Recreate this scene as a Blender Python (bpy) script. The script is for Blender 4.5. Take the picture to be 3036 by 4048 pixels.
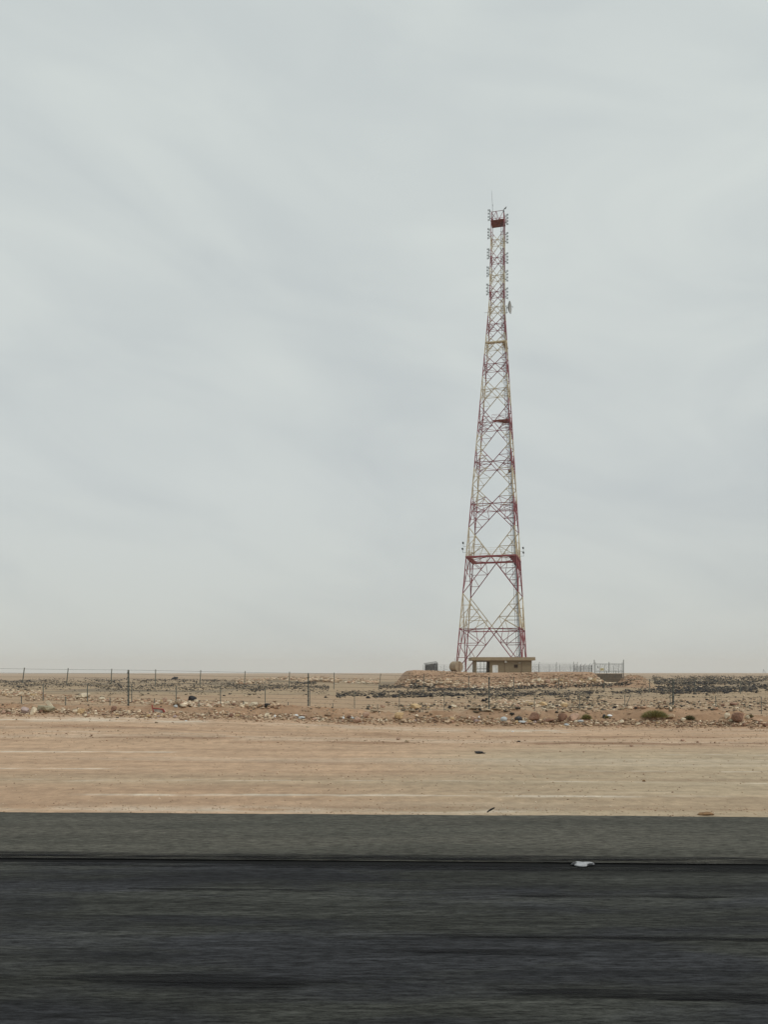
import bpy, bmesh, math, random
import numpy as np
from mathutils import Vector, Matrix

for o in list(bpy.data.objects):
    bpy.data.objects.remove(o)
SC = bpy.context.scene
COL = SC.collection
R = math.radians

# ------------------------------------------------------------------ camera
F = 3150.0            # focal length in photo pixels (photo 3036 x 4048)
HZ = 2660.0           # horizon row
CX = 1518.0
CH = 2.0              # eye height
cam_d = bpy.data.cameras.new('camera'); cam = bpy.data.objects.new('camera', cam_d)
COL.objects.link(cam); SC.camera = cam
cam.location = (0, 0, CH); cam.rotation_euler = (R(90), 0, 0)
cam_d.sensor_width = 36; cam_d.lens = F / 4048 * 36
cam_d.shift_y = (HZ - 2024) / 4048
cam_d.clip_start = 0.1; cam_d.clip_end = 40000

# ------------------------------------------------------------------ world / sun / exposure
SUN_EL, SUN_AZ = R(48), R(125)      # azimuth clockwise from +Y: sun to the right and a little behind the camera
W = bpy.data.worlds.new('World'); SC.world = W; W.use_nodes = True
nt = W.node_tree; nt.nodes.clear()
def N(nt, t, **kw):
    n = nt.nodes.new(t)
    for k, v in kw.items():
        if k.startswith('i_'): n.inputs[k[2:].replace('_', ' ')].default_value = v
        else: setattr(n, k, v)
    return n
def L(nt, a, b): nt.links.new(a, b)
out = N(nt, 'ShaderNodeOutputWorld'); bg = N(nt, 'ShaderNodeBackground'); bg.inputs['Strength'].default_value = 0.1
sky = N(nt, 'ShaderNodeTexSky', sky_type='NISHITA'); sky.sun_disc = False
sky.sun_elevation = SUN_EL; sky.sun_rotation = SUN_AZ
sky.dust_density = 3.0
tc = N(nt, 'ShaderNodeTexCoord'); sep = N(nt, 'ShaderNodeSeparateXYZ'); L(nt, tc.outputs['Generated'], sep.inputs[0])
def wnoise(rot, scl, scale, detail, dist, loc=(0,0,0)):
    m0 = N(nt, 'ShaderNodeMapping'); m0.inputs['Rotation'].default_value = (0, R(rot), 0); L(nt, tc.outputs['Generated'], m0.inputs[0])
    m = N(nt, 'ShaderNodeMapping'); m.inputs['Scale'].default_value = scl; m.inputs['Location'].default_value = loc
    L(nt, m0.outputs[0], m.inputs[0])
    n = N(nt, 'ShaderNodeTexNoise'); n.inputs['Scale'].default_value = scale; n.inputs['Detail'].default_value = detail
    n.inputs['Distortion'].default_value = dist; n.inputs['Roughness'].default_value = 0.5
    L(nt, m.outputs[0], n.inputs['Vector']); return n.outputs['Fac']
n1 = wnoise(-11, (1.0, 1.0, 2.0), 1.5, 4.0, 0.6, (3.3, 1.7, 1.1))
n2 = wnoise(-14, (1.0, 1.0, 3.2), 3.6, 10.0, 0.7, (0.4, 5.2, 1.0))
ad = N(nt, 'ShaderNodeMath', operation='MULTIPLY_ADD'); ad.inputs[1].default_value = 0.45
L(nt, n2, ad.inputs[0]); 
sc_ = N(nt, 'ShaderNodeMath', operation='MULTIPLY'); sc_.inputs[1].default_value = 0.55; L(nt, n1, sc_.inputs[0]); L(nt, sc_.outputs[0], ad.inputs[2])
rp = N(nt, 'ShaderNodeValToRGB'); L(nt, ad.outputs[0], rp.inputs[0])
rp.color_ramp.elements[0].position = 0.385; rp.color_ramp.elements[0].color = (5.68, 6.14, 6.16, 1)
rp.color_ramp.elements[1].position = 0.60; rp.color_ramp.elements[1].color = (6.55, 7.0, 6.82, 1)
# the layer thickens and greys a little towards the horizon
gr = N(nt, 'ShaderNodeValToRGB'); L(nt, sep.outputs[2], gr.inputs[0])
e = gr.color_ramp.elements; e[0].position = 0.0; e[0].color = (0.93, 0.915, 0.895, 1); e[1].position = 0.55; e[1].color = (1.05, 1.05, 1.04, 1)
q = e.new(0.22); q.color = (0.97, 0.965, 0.97, 1)
mu = N(nt, 'ShaderNodeMix', data_type='RGBA', blend_type='MULTIPLY'); mu.inputs[0].default_value = 1
L(nt, rp.outputs[0], mu.inputs[6]); L(nt, gr.outputs[0], mu.inputs[7])
mx = N(nt, 'ShaderNodeMix', data_type='RGBA'); mx.inputs[0].default_value = 0.94
L(nt, sky.outputs[0], mx.inputs[6]); L(nt, mu.outputs[2], mx.inputs[7])
L(nt, mx.outputs[2], bg.inputs['Color']); L(nt, bg.outputs[0], out.inputs[0])

sd = bpy.data.lights.new('sun', 'SUN'); so = bpy.data.objects.new('sun', sd); COL.objects.link(so)
sd.energy = 1.15; sd.angle = R(14); sd.color = (1.0, 0.95, 0.88)
d = Vector((math.sin(SUN_AZ) * math.cos(SUN_EL), math.cos(SUN_AZ) * math.cos(SUN_EL), math.sin(SUN_EL)))
so.rotation_euler = (-d).to_track_quat('-Z', 'Y').to_euler()
so.location = (0, 0, 60)
SC.view_settings.view_transform = 'Standard'; SC.view_settings.look = 'None'
SC.view_settings.exposure = 0.0; SC.view_settings.gamma = 1.0; SC.view_settings.use_curve_mapping = False
SC.render.engine = 'CYCLES'
SC.cycles.volume_bounces = 2; SC.cycles.max_bounces = 6

# ------------------------------------------------------------------ helpers
def tag(o, label=None, cat=None, group=None, kind=None):
    if label: o['label'] = label
    if cat: o['category'] = cat
    if group: o['group'] = group
    if kind: o['kind'] = kind
    return o
def empty(name, loc, label, cat, group=None):
    o = bpy.data.objects.new(name, None); COL.objects.link(o); o.location = loc; o.empty_display_size = 0.2
    return tag(o, label, cat, group)
class MB:
    """collects polygons, each with a material slot, and links them as one mesh object"""
    def __init__(s): s.v = []; s.f = []; s.m = []
    def add(s, vs, fs, mi=0):
        b = len(s.v); s.v += [tuple(p) for p in vs]
        for f in fs: s.f.append([i + b for i in f]); s.m.append(mi)
    def box(s, c, size, mi=0, rz=0.0, taper=1.0):
        x, y, z = size[0] / 2, size[1] / 2, size[2] / 2; cz, sz = math.cos(rz), math.sin(rz); vs = []
        for k in (-1, 1):
            t = taper if k > 0 else 1.0
            for a, b in ((-1, -1), (1, -1), (1, 1), (-1, 1)):
                X, Y = a * x * t, b * y * t
                vs.append((c[0] + X * cz - Y * sz, c[1] + X * sz + Y * cz, c[2] + k * z))
        s.add(vs, [(3, 2, 1, 0), (4, 5, 6, 7), (0, 1, 5, 4), (1, 2, 6, 5), (2, 3, 7, 6), (3, 0, 4, 7)], mi)
    def tube(s, p0, p1, r0, r1=None, n=6, mi=0, caps=True):
        r1 = r0 if r1 is None else r1
        p0, p1 = Vector(p0), Vector(p1); d = (p1 - p0)
        if d.length < 1e-6: return
        d.normalize(); up = Vector((0, 0, 1)) if abs(d.z) < 0.9 else Vector((1, 0, 0))
        a = d.cross(up).normalized(); b = d.cross(a)
        vs = []
        for p, r in ((p0, r0), (p1, r1)):
            for k in range(n):
                t = 2 * math.pi * (k + .5) / n
                vs.append(p + a * (r * math.cos(t)) + b * (r * math.sin(t)))
        fs = [(k, (k + 1) % n, n + (k + 1) % n, n + k) for k in range(n)]
        if caps: fs += [tuple(range(n))[::-1], tuple(range(n, 2 * n))]
        s.add(vs, fs, mi)
    def angle(s, p0, p1, w, t, mi=0, side=1):
        """an L-section steel angle"""
        p0, p1 = Vector(p0), Vector(p1); d = (p1 - p0)
        if d.length < 1e-6: return
        d.normalize(); up = Vector((0, 0, 1)) if abs(d.z) < 0.9 else Vector((1, 0, 0))
        a = d.cross(up).normalized() * side; b = d.cross(a) 
        prof = [(0, 0), (w, 0), (w, t), (t, t), (t, w), (0, w)]
        prof = [(x - w * .4, y - w * .4) for x, y in prof]
        vs = [p + a * x + b * y for p in (p0, p1) for x, y in prof]
        fs = [(k, (k + 1) % 6, 6 + (k + 1) % 6, 6 + k) for k in range(6)]
        fs += [(3, 2, 1, 0), (5, 4, 3, 0), (6, 7, 8, 9), (6, 9, 10, 11)]
        s.add(vs, fs, mi)
    def build(s, name, mats, parent=None, kind=None, smooth=False):
        me = bpy.data.meshes.new(name); me.from_pydata(s.v, [], s.f)
        mats = mats if isinstance(mats, (list, tuple)) else [mats]
        for m in mats: me.materials.append(m)
        if len(mats) > 1: me.polygons.foreach_set('material_index', s.m)
        if smooth: me.polygons.foreach_set('use_smooth', [True] * len(s.f))
        me.update()
        return link(name, me, parent, kind)
def link(name, me, parent=None, kind=None):
    o = bpy.data.objects.new(name, me); COL.objects.link(o)
    if parent is not None:
        o.parent = parent
        M = parent.matrix_basis.copy()
        if parent.parent is not None: M = parent.parent.matrix_basis @ parent.matrix_parent_inverse @ M
        o.matrix_parent_inverse = M.inverted()
    if kind: o['kind'] = kind
    return o

# ---- numpy value noise
def _h(ix, iy, s):
    n = (ix.astype(np.int64) * 374761393 + iy.astype(np.int64) * 668265263 + s * 974634777) & 0xffffffff
    n = ((n ^ (n >> 13)) * 1274126177) & 0xffffffff
    return ((n ^ (n >> 16)) & 0xffff) / 65535.0
def vn(x, y, s=0):
    x = np.asarray(x, float); y = np.asarray(y, float)
    x0 = np.floor(x); y0 = np.floor(y); fx = x - x0; fy = y - y0
    fx = fx * fx * (3 - 2 * fx); fy = fy * fy * (3 - 2 * fy)
    a = _h(x0, y0, s); b = _h(x0 + 1, y0, s); c = _h(x0, y0 + 1, s); d_ = _h(x0 + 1, y0 + 1, s)
    return a + (b - a) * fx + (c - a) * fy + (a - b - c + d_) * fx * fy
def fbm(x, y, s=0, o=4):
    r = 0; A = 0.5; t = 0
    for k in range(o):
        r = r + A * vn(x * 2 ** k + 17.3 * k, y * 2 ** k - 9.1 * k, s + k); t += A; A *= .5
    return r / t
def ss(a, b, x):
    t = np.clip((np.asarray(x, float) - a) / (b - a), 0, 1); return t * t * (3 - 2 * t)

# ------------------------------------------------------------------ terrain shape
YAW = math.tan(R(2.05))          # the road runs two degrees off square to the view
ROAD0, ROAD1 = 8.42, 11.18       # seam and outer edge of the asphalt, measured across the road
def px2x(px, Y): return (px - CX) * Y / F
def interp(px, pts): return np.interp(px, [p[0] for p in pts], [p[1] for p in pts])
def bump(X, Y, cx, cy, rx, ry, h, p=1.0):
    r = np.sqrt(((X - cx) / rx) ** 2 + ((Y - cy) / ry) ** 2)
    return h * (1 - ss(0, 1, r)) ** p
def height(X, Y):
    X = np.asarray(X, float); Y = np.asarray(Y, float)
    v = Y + X * YAW
    tilt = 0.42 * ss(4.6, -11, X) * ss(18, 30, v) * (1 - ss(60, 140, v))
    z = tilt - 1.65 * ss(36, 150, v)
    # ruts and ripples of the dirt strip beside the road
    strip = ss(11.0, 11.8, v) * (1 - ss(28, 34, v))
    z = z + strip * (0.035 * (fbm(X * .12, v * 1.1, 3, 3) - .5) + 0.05 * (vn(X * .05, v * .6, 4) - .5))
    rut = np.exp(-((v - 22.5 - .5 * (vn(X * .05, 0 * X, 9) - .5)) / .5) ** 2) + np.exp(-((v - 25.2 - .7 * (vn(X * .07, 0 * X + 3, 9) - .5)) / .45) ** 2)
    z = z + strip * rut * (0.10 * (fbm(X * .9, v * 2.2, 12, 4) - .35))
    # berm of pushed-up earth along the fence
    bc = 31.4 - .25 + .5 * (vn(X * .12, 0 * X, 21) - .5)
    bh = 0.26 + 0.36 * vn(X * .22, 0 * X + 1, 22) * ss(.25, .75, vn(X * .6, 0 * X + 9, 23)) + .22 * np.exp(-((X - 10.6) / 2.6) ** 2) 
    z = z + bh * np.exp(-((v - bc) / 1.0) ** 2) + .34 * np.exp(-((v - bc) / 1.3) ** 2) * (fbm(X * 2.0, v * 2.2, 24, 4) - .42)
    far = ss(34, 60, v)
    z = z + far * (.25 * (fbm(X * .06, Y * .06, 31, 4) - .5) + .10 * (fbm(X * .5, Y * .35, 33, 3) - .5))
    # tan rubble ridge in the middle distance, left of the mound
    z = z + bump(X, Y, px2x(1230, 330), 330, 36, 14, 2.0) * (.6 + .6 * vn(X * .12, Y * .12, 41))
    z = z + bump(X, Y, px2x(1270, 300), 300, 7, 8, 1.6) + bump(X, Y, px2x(1565, 420), 420, 5.5, 7, 2.2)
    z = z + bump(X, Y, px2x(60, 96), 96, 6, 7, .7)
    z = z + bump(X, Y, px2x(1670, 192), 189, 3.2, 3.2, 1.2)
    # raised pad under the tower compound
    pxn = CX + X * F / np.maximum(Y, 1)
    xl = px2x(1562, 205); xr = px2x(2398, 205)
    ridge = ss(0, 4.8, X - xl) * (1 - ss(0, 4.2, X - (xr - 4.2)))
    back = 1 - ss(262, 280, Y)
    edge = 199 + 2.4 * (vn(X * .12, 0 * X + 2, 51) - .5)
    front = ss(edge - 5.5, edge + 5.5, Y)
    top = interp(pxn, [(1500, 2.75), (1620, 2.72), (1700, 2.62), (1790, 2.36), (1850, 2.13), (1900, 2.05), (2100, 2.12), (2200, 2.30), (2320, 2.26), (2420, 2.1)])
    m = ridge * front * back
    z = z * (1 - m) + m * (top + .16 * (fbm(X * .5, Y * .5, 52, 3) - .5) * (1 - ss(206, 210, Y)))
    z = z + ridge * back * ss(0.02, .3, front) * (1 - ss(.75, .98, front)) * 1.7 * (fbm(X * .55, Y * .55, 55, 5) - .45)
    # the heap to the right of the gate, and low swells to the right
    z = z + bump(X, Y, px2x(2508, 206), 206, 6.2, 7, 3.5, .75) * (.9 + .25 * (fbm(X * .6, Y * .6, 57, 4) - .5))
    z = z + bump(X, Y, px2x(2770, 240), 240, 12, 12, .9) + 1.1 * ss(50, 220, X) * ss(260, 500, Y)
    # the land lifts faintly towards the skyline
    z = z + 1.0 * ss(700, 2500, Y) + 2.0 * (fbm(X * .0016, Y * .0016, 61, 3) - .5) * ss(900, 3000, Y)
    z = np.where(v < 11.6, z * ss(11.2, 11.6, v) - .03 * (1 - ss(11.16, 11.3, v)), z)
    return z
def gz(x, y): return float(height(np.array([x]), np.array([y]))[0])
YS = np.concatenate([np.linspace(4.2, 60, 1400), np.geomspace(60.2, 4000, 1500)])
def at(px, py):
    """ground point seen at a photo pixel"""
    X = (px - CX) / F * YS; Z = CH - (py - HZ) / F * YS; H = height(X, YS)
    k = np.argmax(H >= Z)
    if H[k] < Z[k]: k = len(YS) - 1
    return Vector((float(X[k]), float(YS[k]), float(H[k])))
_YT = np.concatenate([np.linspace(8, 60, 700), np.geomspace(60.2, 4000, 900)])
_PC = np.linspace(-160, 3200, 700)
_TX = (_PC[:, None] - CX) / F * _YT[None]
_TH = height(_TX, np.broadcast_to(_YT, _TX.shape))
_TM = np.minimum.accumulate(HZ + (CH - _TH) * F / _YT[None], axis=1)     # photo row first reached going outward
def at_many(pxs, pys):
    """the same for many points, from a table of sight lines"""
    pxs = np.asarray(pxs); pys = np.asarray(pys); ci = np.clip(np.round((pxs + 160) / 3360 * 699).astype(int), 0, 699)
    k = np.empty(len(pxs), int)
    for c in np.unique(ci):
        s_ = np.where(ci == c)[0]; k[s_] = np.minimum(np.searchsorted(-_TM[c], -pys[s_]), len(_YT) - 1)
    Y = _YT[k] + npr0.uniform(-.3, .3, len(k)) * (_YT[np.minimum(k + 1, len(_YT) - 1)] - _YT[k]); X = (pxs - CX) / F * Y
    return np.stack([X, Y, height(X, Y)], 1)
npr0 = np.random.RandomState(11)

# ------------------------------------------------------------------ materials
def new_mat(name):
    m = bpy.data.materials.new(name); m.use_nodes = True; t = m.node_tree
    return m, t, t.nodes['Principled BSDF']
def mat(name, col, rough=.85, var=.25, scale=6, bumpd=0.0, bscale=40, metal=0, stretch=(1, 1, 1), dirt=None, spec=.3):
    m, t, p = new_mat(name)
    p.inputs['Roughness'].default_value = rough; p.inputs['Metallic'].default_value = metal
    p.inputs['Specular IOR Level'].default_value = spec
    g = N(t, 'ShaderNodeNewGeometry'); mp = N(t, 'ShaderNodeMapping'); mp.inputs['Scale'].default_value = stretch
    L(t, g.outputs['Position'], mp.inputs[0])
    n = N(t, 'ShaderNodeTexNoise'); n.inputs['Scale'].default_value = scale; n.inputs['Detail'].default_value = 6; n.inputs['Roughness'].default_value = .65
    L(t, mp.outputs[0], n.inputs['Vector'])
    r = N(t, 'ShaderNodeValToRGB'); L(t, n.outputs['Fac'], r.inputs[0])
    lo = dirt if dirt else tuple(c * (1 - var) for c in col)
    r.color_ramp.elements[0].position = .3; r.color_ramp.elements[0].color = (*lo, 1)
    r.color_ramp.elements[1].position = .68; r.color_ramp.elements[1].color = (*[min(1, c * (1 + var * .5)) for c in col], 1)
    L(t, r.outputs[0], p.inputs['Base Color'])
    if bumpd:
        n2 = N(t, 'ShaderNodeTexNoise'); n2.inputs['Scale'].default_value = bscale; n2.inputs['Detail'].default_value = 5
        L(t, mp.outputs[0], n2.inputs['Vector'])
        b = N(t, 'ShaderNodeBump'); b.inputs['Distance'].default_value = bumpd; b.inputs['Strength'].default_value = .9
        L(t, n2.outputs['Fac'], b.inputs['Height']); L(t, b.outputs[0], p.inputs['Normal'])
    return m
M = {}
M['red'] = mat('faded red steel paint', (.28, .068, .082), .6, .35, 1.2, dirt=(.20, .08, .085))
M['cream'] = mat('weathered cream steel paint', (.56, .49, .34), .6, .3, 1.2, dirt=(.36, .27, .17))
M['panelred'] = mat('dull red platform sheet', (.21, .065, .05), .7, .3, 1.5)
M['galv'] = mat('grey galvanised steel', (.06, .07, .09), .65, .25, 3)
M['darksteel'] = mat('dark weathered steel', (.085, .095, .09), .6, .3, 4)
M['post'] = mat('green grey fence post steel', (.17, .18, .155), .7, .35, 9)
M['wire'] = mat('fence wire', (.06, .06, .06), .7, .2, 9)
M['wall'] = mat('dusty tan render', (.25, .20, .13), .92, .14, 1.6, .01, 25)
M['wallin'] = mat('tan render of the porch', (.26, .21, .145), .92, .18, 2.5, .01, 25)
M['slab'] = mat('tan painted roof slab', (.33, .26, .17), .9, .16, 1.1, .01, 20)
M['door'] = mat('white painted metal door', (.80, .82, .80), .5, .1, 3)
M['dframe'] = mat('white door frame', (.86, .86, .83), .5, .08, 3)
M['white'] = mat('white enamel housing', (.68, .68, .63), .5, .12, 6)
M['blackgap'] = mat('dark window grille', (.03, .03, .03), .5, .2, 6)
M['tank'] = mat('sandy tank paint', (.36, .285, .20), .75, .22, 1.4, dirt=(.25, .19, .13))
M['rust'] = mat('rusty brown steel', (.13, .06, .035), .85, .35, 8)
M['dish'] = mat('grey antenna dish paint', (.42, .42, .41), .6, .15, 2)
M['yellow'] = mat('faded yellow sign plate', (.62, .55, .30), .7, .25, 9)
M['bag_black'] = mat('black plastic bag film', (.012, .013, .016), .32, .4, 20, .02, 25, spec=.6)
M['bag_white'] = mat('white plastic bag film', (.78, .79, .80), .45, .14, 14, .01, 30)
M['bag_grey'] = mat('pale grey plastic film', (.48, .50, .50), .45, .2, 14, .01, 30)
M['bag_road'] = mat('dirty white plastic film', (.42, .43, .45), .5, .35, 22, .012, 40)
M['rubber'] = mat('black rubber', (.016, .016, .017), .7, .4, 30, .004, 90)
M['rag'] = mat('brown cloth', (.27, .16, .08), .95, .4, 30, .004, 90)
M['barrier_red'] = mat('sun faded red plastic', (.33, .075, .06), .6, .3, 8)
M['barrier_white'] = mat('dusty white plastic', (.50, .47, .42), .6, .25, 8)
def rockmat(name, col, var=.35): return mat(name, col, .95, var, 3.2, .04, 14)
M['r_tan'] = rockmat('tan limestone', (.50, .37, .25)); M['r_pale'] = rockmat('pale cream limestone', (.68, .58, .43))
M['r_pink'] = rockmat('pinkish limestone', (.47, .315, .23)); M['r_brown'] = rockmat('red brown earth clod', (.25, .145, .10))
M['r_grey'] = rockmat('mauve grey stone', (.46, .36, .33)); M['r_black'] = rockmat('black basalt', (.035, .034, .036), .4)
M['r_ochre'] = rockmat('ochre stone', (.58, .42, .24)); M['r_olive'] = rockmat('green grey stone', (.40, .36, .25))

M['low_wall'] = mat('dull brown block wall', (.17, .14, .105), .95, .3, 2, .02, 10)
# rubble whose stones each carry their own tint
def tint_mat(name):
    m, t, p = new_mat(name); p.inputs['Roughness'].default_value = .95; p.inputs['Specular IOR Level'].default_value = .2
    a = N(t, 'ShaderNodeAttribute'); a.attribute_name = 'tint'
    g = N(t, 'ShaderNodeNewGeometry'); n = N(t, 'ShaderNodeTexNoise'); n.inputs['Scale'].default_value = 5; n.inputs['Detail'].default_value = 6
    L(t, g.outputs['Position'], n.inputs['Vector'])
    r = N(t, 'ShaderNodeMapRange'); r.inputs[1].default_value = .3; r.inputs[2].default_value = .7; r.inputs[3].default_value = .7; r.inputs[4].default_value = 1.2
    L(t, n.outputs['Fac'], r.inputs[0])
    x = N(t, 'ShaderNodeVectorMath', operation='SCALE'); L(t, a.outputs['Vector'], x.inputs[0]); L(t, r.outputs[0], x.inputs['Scale'])
    L(t, x.outputs[0], p.inputs['Base Color'])
    return m
M['rubble'] = tint_mat('loose stones')

# ------------------------------------------------------------------ the ground sheet
def ground_sheet():
    rows = np.concatenate([[-3000, -600, -120, -30, -6, 3, 7, 9.5], np.linspace(10.4, 34, 250)[0:], np.geomspace(34.15, 150, 200),
                           np.linspace(150.6, 214, 120), np.geomspace(215, 9000, 110)])
    t0 = np.linspace(-1, 1, 640); tail = np.geomspace(1.06, 16, 26)
    ts = np.concatenate([-tail[::-1], t0, tail])
    half = 4.5 + np.maximum(rows, 0) * .53
    X = ts[None, :] * half[:, None]; X = np.clip(X, -9000, 9000) ; Y0 = np.broadcast_to(rows[:, None], X.shape).copy()
    # keep the rows parallel to the road where it matters
    w = (1 - ss(34, 60, Y0)) * ss(-10, 3, Y0); Y = Y0 - np.clip(X, -60, 60) * YAW * w
    Z = height(X, Y); v = Y + X * YAW
    Z = np.where((v < 11.16), -.03, Z)
    # fine roughness
    fr = ss(11.4, 12.5, v) * (1 - ss(60, 120, v))
    Z = Z + fr * (.012 + .05 * np.exp(-((v - 31.2) / 1.3) ** 2)) * (fbm(X * 6, v * 6, 71, 3) - .5)
    # --- base colours by kind of soil
    def c(*a): return np.array(a)
    pink = c(.50, .345, .23); grey = c(.445, .36, .25); olive = c(.375, .285, .185); berm = c(.33, .205, .125)
    farc = c(.41, .30, .205); mound = c(.40, .265, .175); white = c(.66, .58, .47); brown = c(.30, .19, .12)
    def mixc(A, B, t): return A * (1 - t[..., None]) + B * t[..., None]
    base = np.ones(X.shape + (3,)) * pink
    base = mixc(base, grey * np.ones_like(base), ss(-2, 3, X + 2.0 * (vn(X * .15, v * .5, 81) - .5) - (v - 14) * .25) * (1 - ss(19.5, 23, v)) * .85)
    base = mixc(base, grey * np.ones_like(base), .6 * np.exp(-((v - 14.8) / .9) ** 2))
    band = fbm(X * .06, v * .9, 82, 4)
    base = mixc(base, brown * np.ones_like(base), ss(.5, .72, band) * .30)
    base = mixc(base, white * np.ones_like(base), ss(.56, .75, fbm(X * .05 + 3, v * 1.3, 83, 3)) * .22)
    # compacted white scrape marks left by a grader blade
    for (vc, wd, s, k, gap) in ((12.85, .07, 1, 1.0, .42), (12.95, .05, 7, .5, .52), (14.6, .05, 2, .8, .48), (14.85, .05, 13, .5, .5), (16.3, .07, 3, .9, .5), (19.6, .10, 17, .9, .52), (18.6, .07, 4, .4, .6), (27.4, .6, 5, .7, .40), (24.0, .25, 6, .25, .5), (11.62, .28, 8, .45, .35), (13.45, .04, 9, .3, .6)):
        off = .35 * (vn(X * .09, 0 * X + s, 90 + s) - .5) + .05 * (vn(X * 1.3, 0 * X, 99) - .5)
        mk = np.exp(-((v - vc - off) / wd) ** 2) * ss(gap + .02, gap + .16, fbm(X * .28 + s * 3.1, 0 * X + s, 93, 4)) * ss(.3, .62, fbm(X * 1.1 + s, v * 3.5, 94, 3)) * (.35 + .9 * fbm(X * 1.6, v * 6, 95 + s, 3))
        base = mixc(base, white * np.ones_like(base), np.clip(mk * k * 1.25, 0, 1))
    for (vc, wd, s, k) in ((22.5, .55, 1, .95), (25.2, .5, 2, .75), (11.9, .12, 3, .35), (20.2, .3, 4, .3)):
        mk = np.exp(-((v - vc) / wd) ** 2) * ss(.38, .62, fbm(X * .35 + s, v * 1.5, 101 + s, 4))
        base = mixc(base, brown * np.ones_like(base), mk * k)
    base = mixc(base, berm * np.ones_like(base), ss(28.6, 30.2, v + .6 * (vn(X * .5, v, 111) - .5)) * (.6 + .4 * vn(X * 2, v * 2, 112)))
    base = mixc(base, (olive * .6 + pink * .4) * np.ones_like(base), ss(32.6, 33.8, v) * (.5 + .4 * fbm(X * .3, v * .8, 113, 3)))
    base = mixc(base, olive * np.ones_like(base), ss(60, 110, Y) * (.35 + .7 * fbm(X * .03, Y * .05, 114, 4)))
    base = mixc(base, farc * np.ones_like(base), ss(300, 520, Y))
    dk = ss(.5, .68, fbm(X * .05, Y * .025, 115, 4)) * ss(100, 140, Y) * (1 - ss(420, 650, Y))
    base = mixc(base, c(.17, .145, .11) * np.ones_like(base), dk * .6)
    hv = Z - height(X, np.where(Y > 150, np.minimum(Y, 185), Y))
    xl = px2x(1562, 205); xr = px2x(2560, 205)
    mm = ss(-1, 2, X - xl) * (1 - ss(-3, 2, X - xr)) * ss(192, 196, Y) * (1 - ss(280, 300, Y))
    base = mixc(base, mound * np.ones_like(base), mm)
    base = np.clip(base, 0, 1)
    nr, nc = X.shape
    co = np.stack([X, Y, Z], -1).reshape(-1, 3)
    idx = np.arange(nr * nc).reshape(nr, nc)
    q = np.stack([idx[:-1, :-1], idx[:-1, 1:], idx[1:, 1:], idx[1:, :-1]], -1).reshape(-1, 4)
    me = bpy.data.meshes.new('ground'); me.vertices.add(len(co)); me.vertices.foreach_set('co', co.ravel())
    me.loops.add(q.size); me.loops.foreach_set('vertex_index', q.ravel()); me.polygons.add(len(q))
    me.polygons.foreach_set('loop_start', np.arange(0, q.size, 4)); me.polygons.foreach_set('loop_total', np.full(len(q), 4))
    me.polygons.foreach_set('use_smooth', np.ones(len(q), bool))
    me.update(calc_edges=True)
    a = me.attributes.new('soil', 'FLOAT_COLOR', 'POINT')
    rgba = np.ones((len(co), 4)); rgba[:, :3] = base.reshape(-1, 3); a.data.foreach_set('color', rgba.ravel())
    return me
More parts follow.
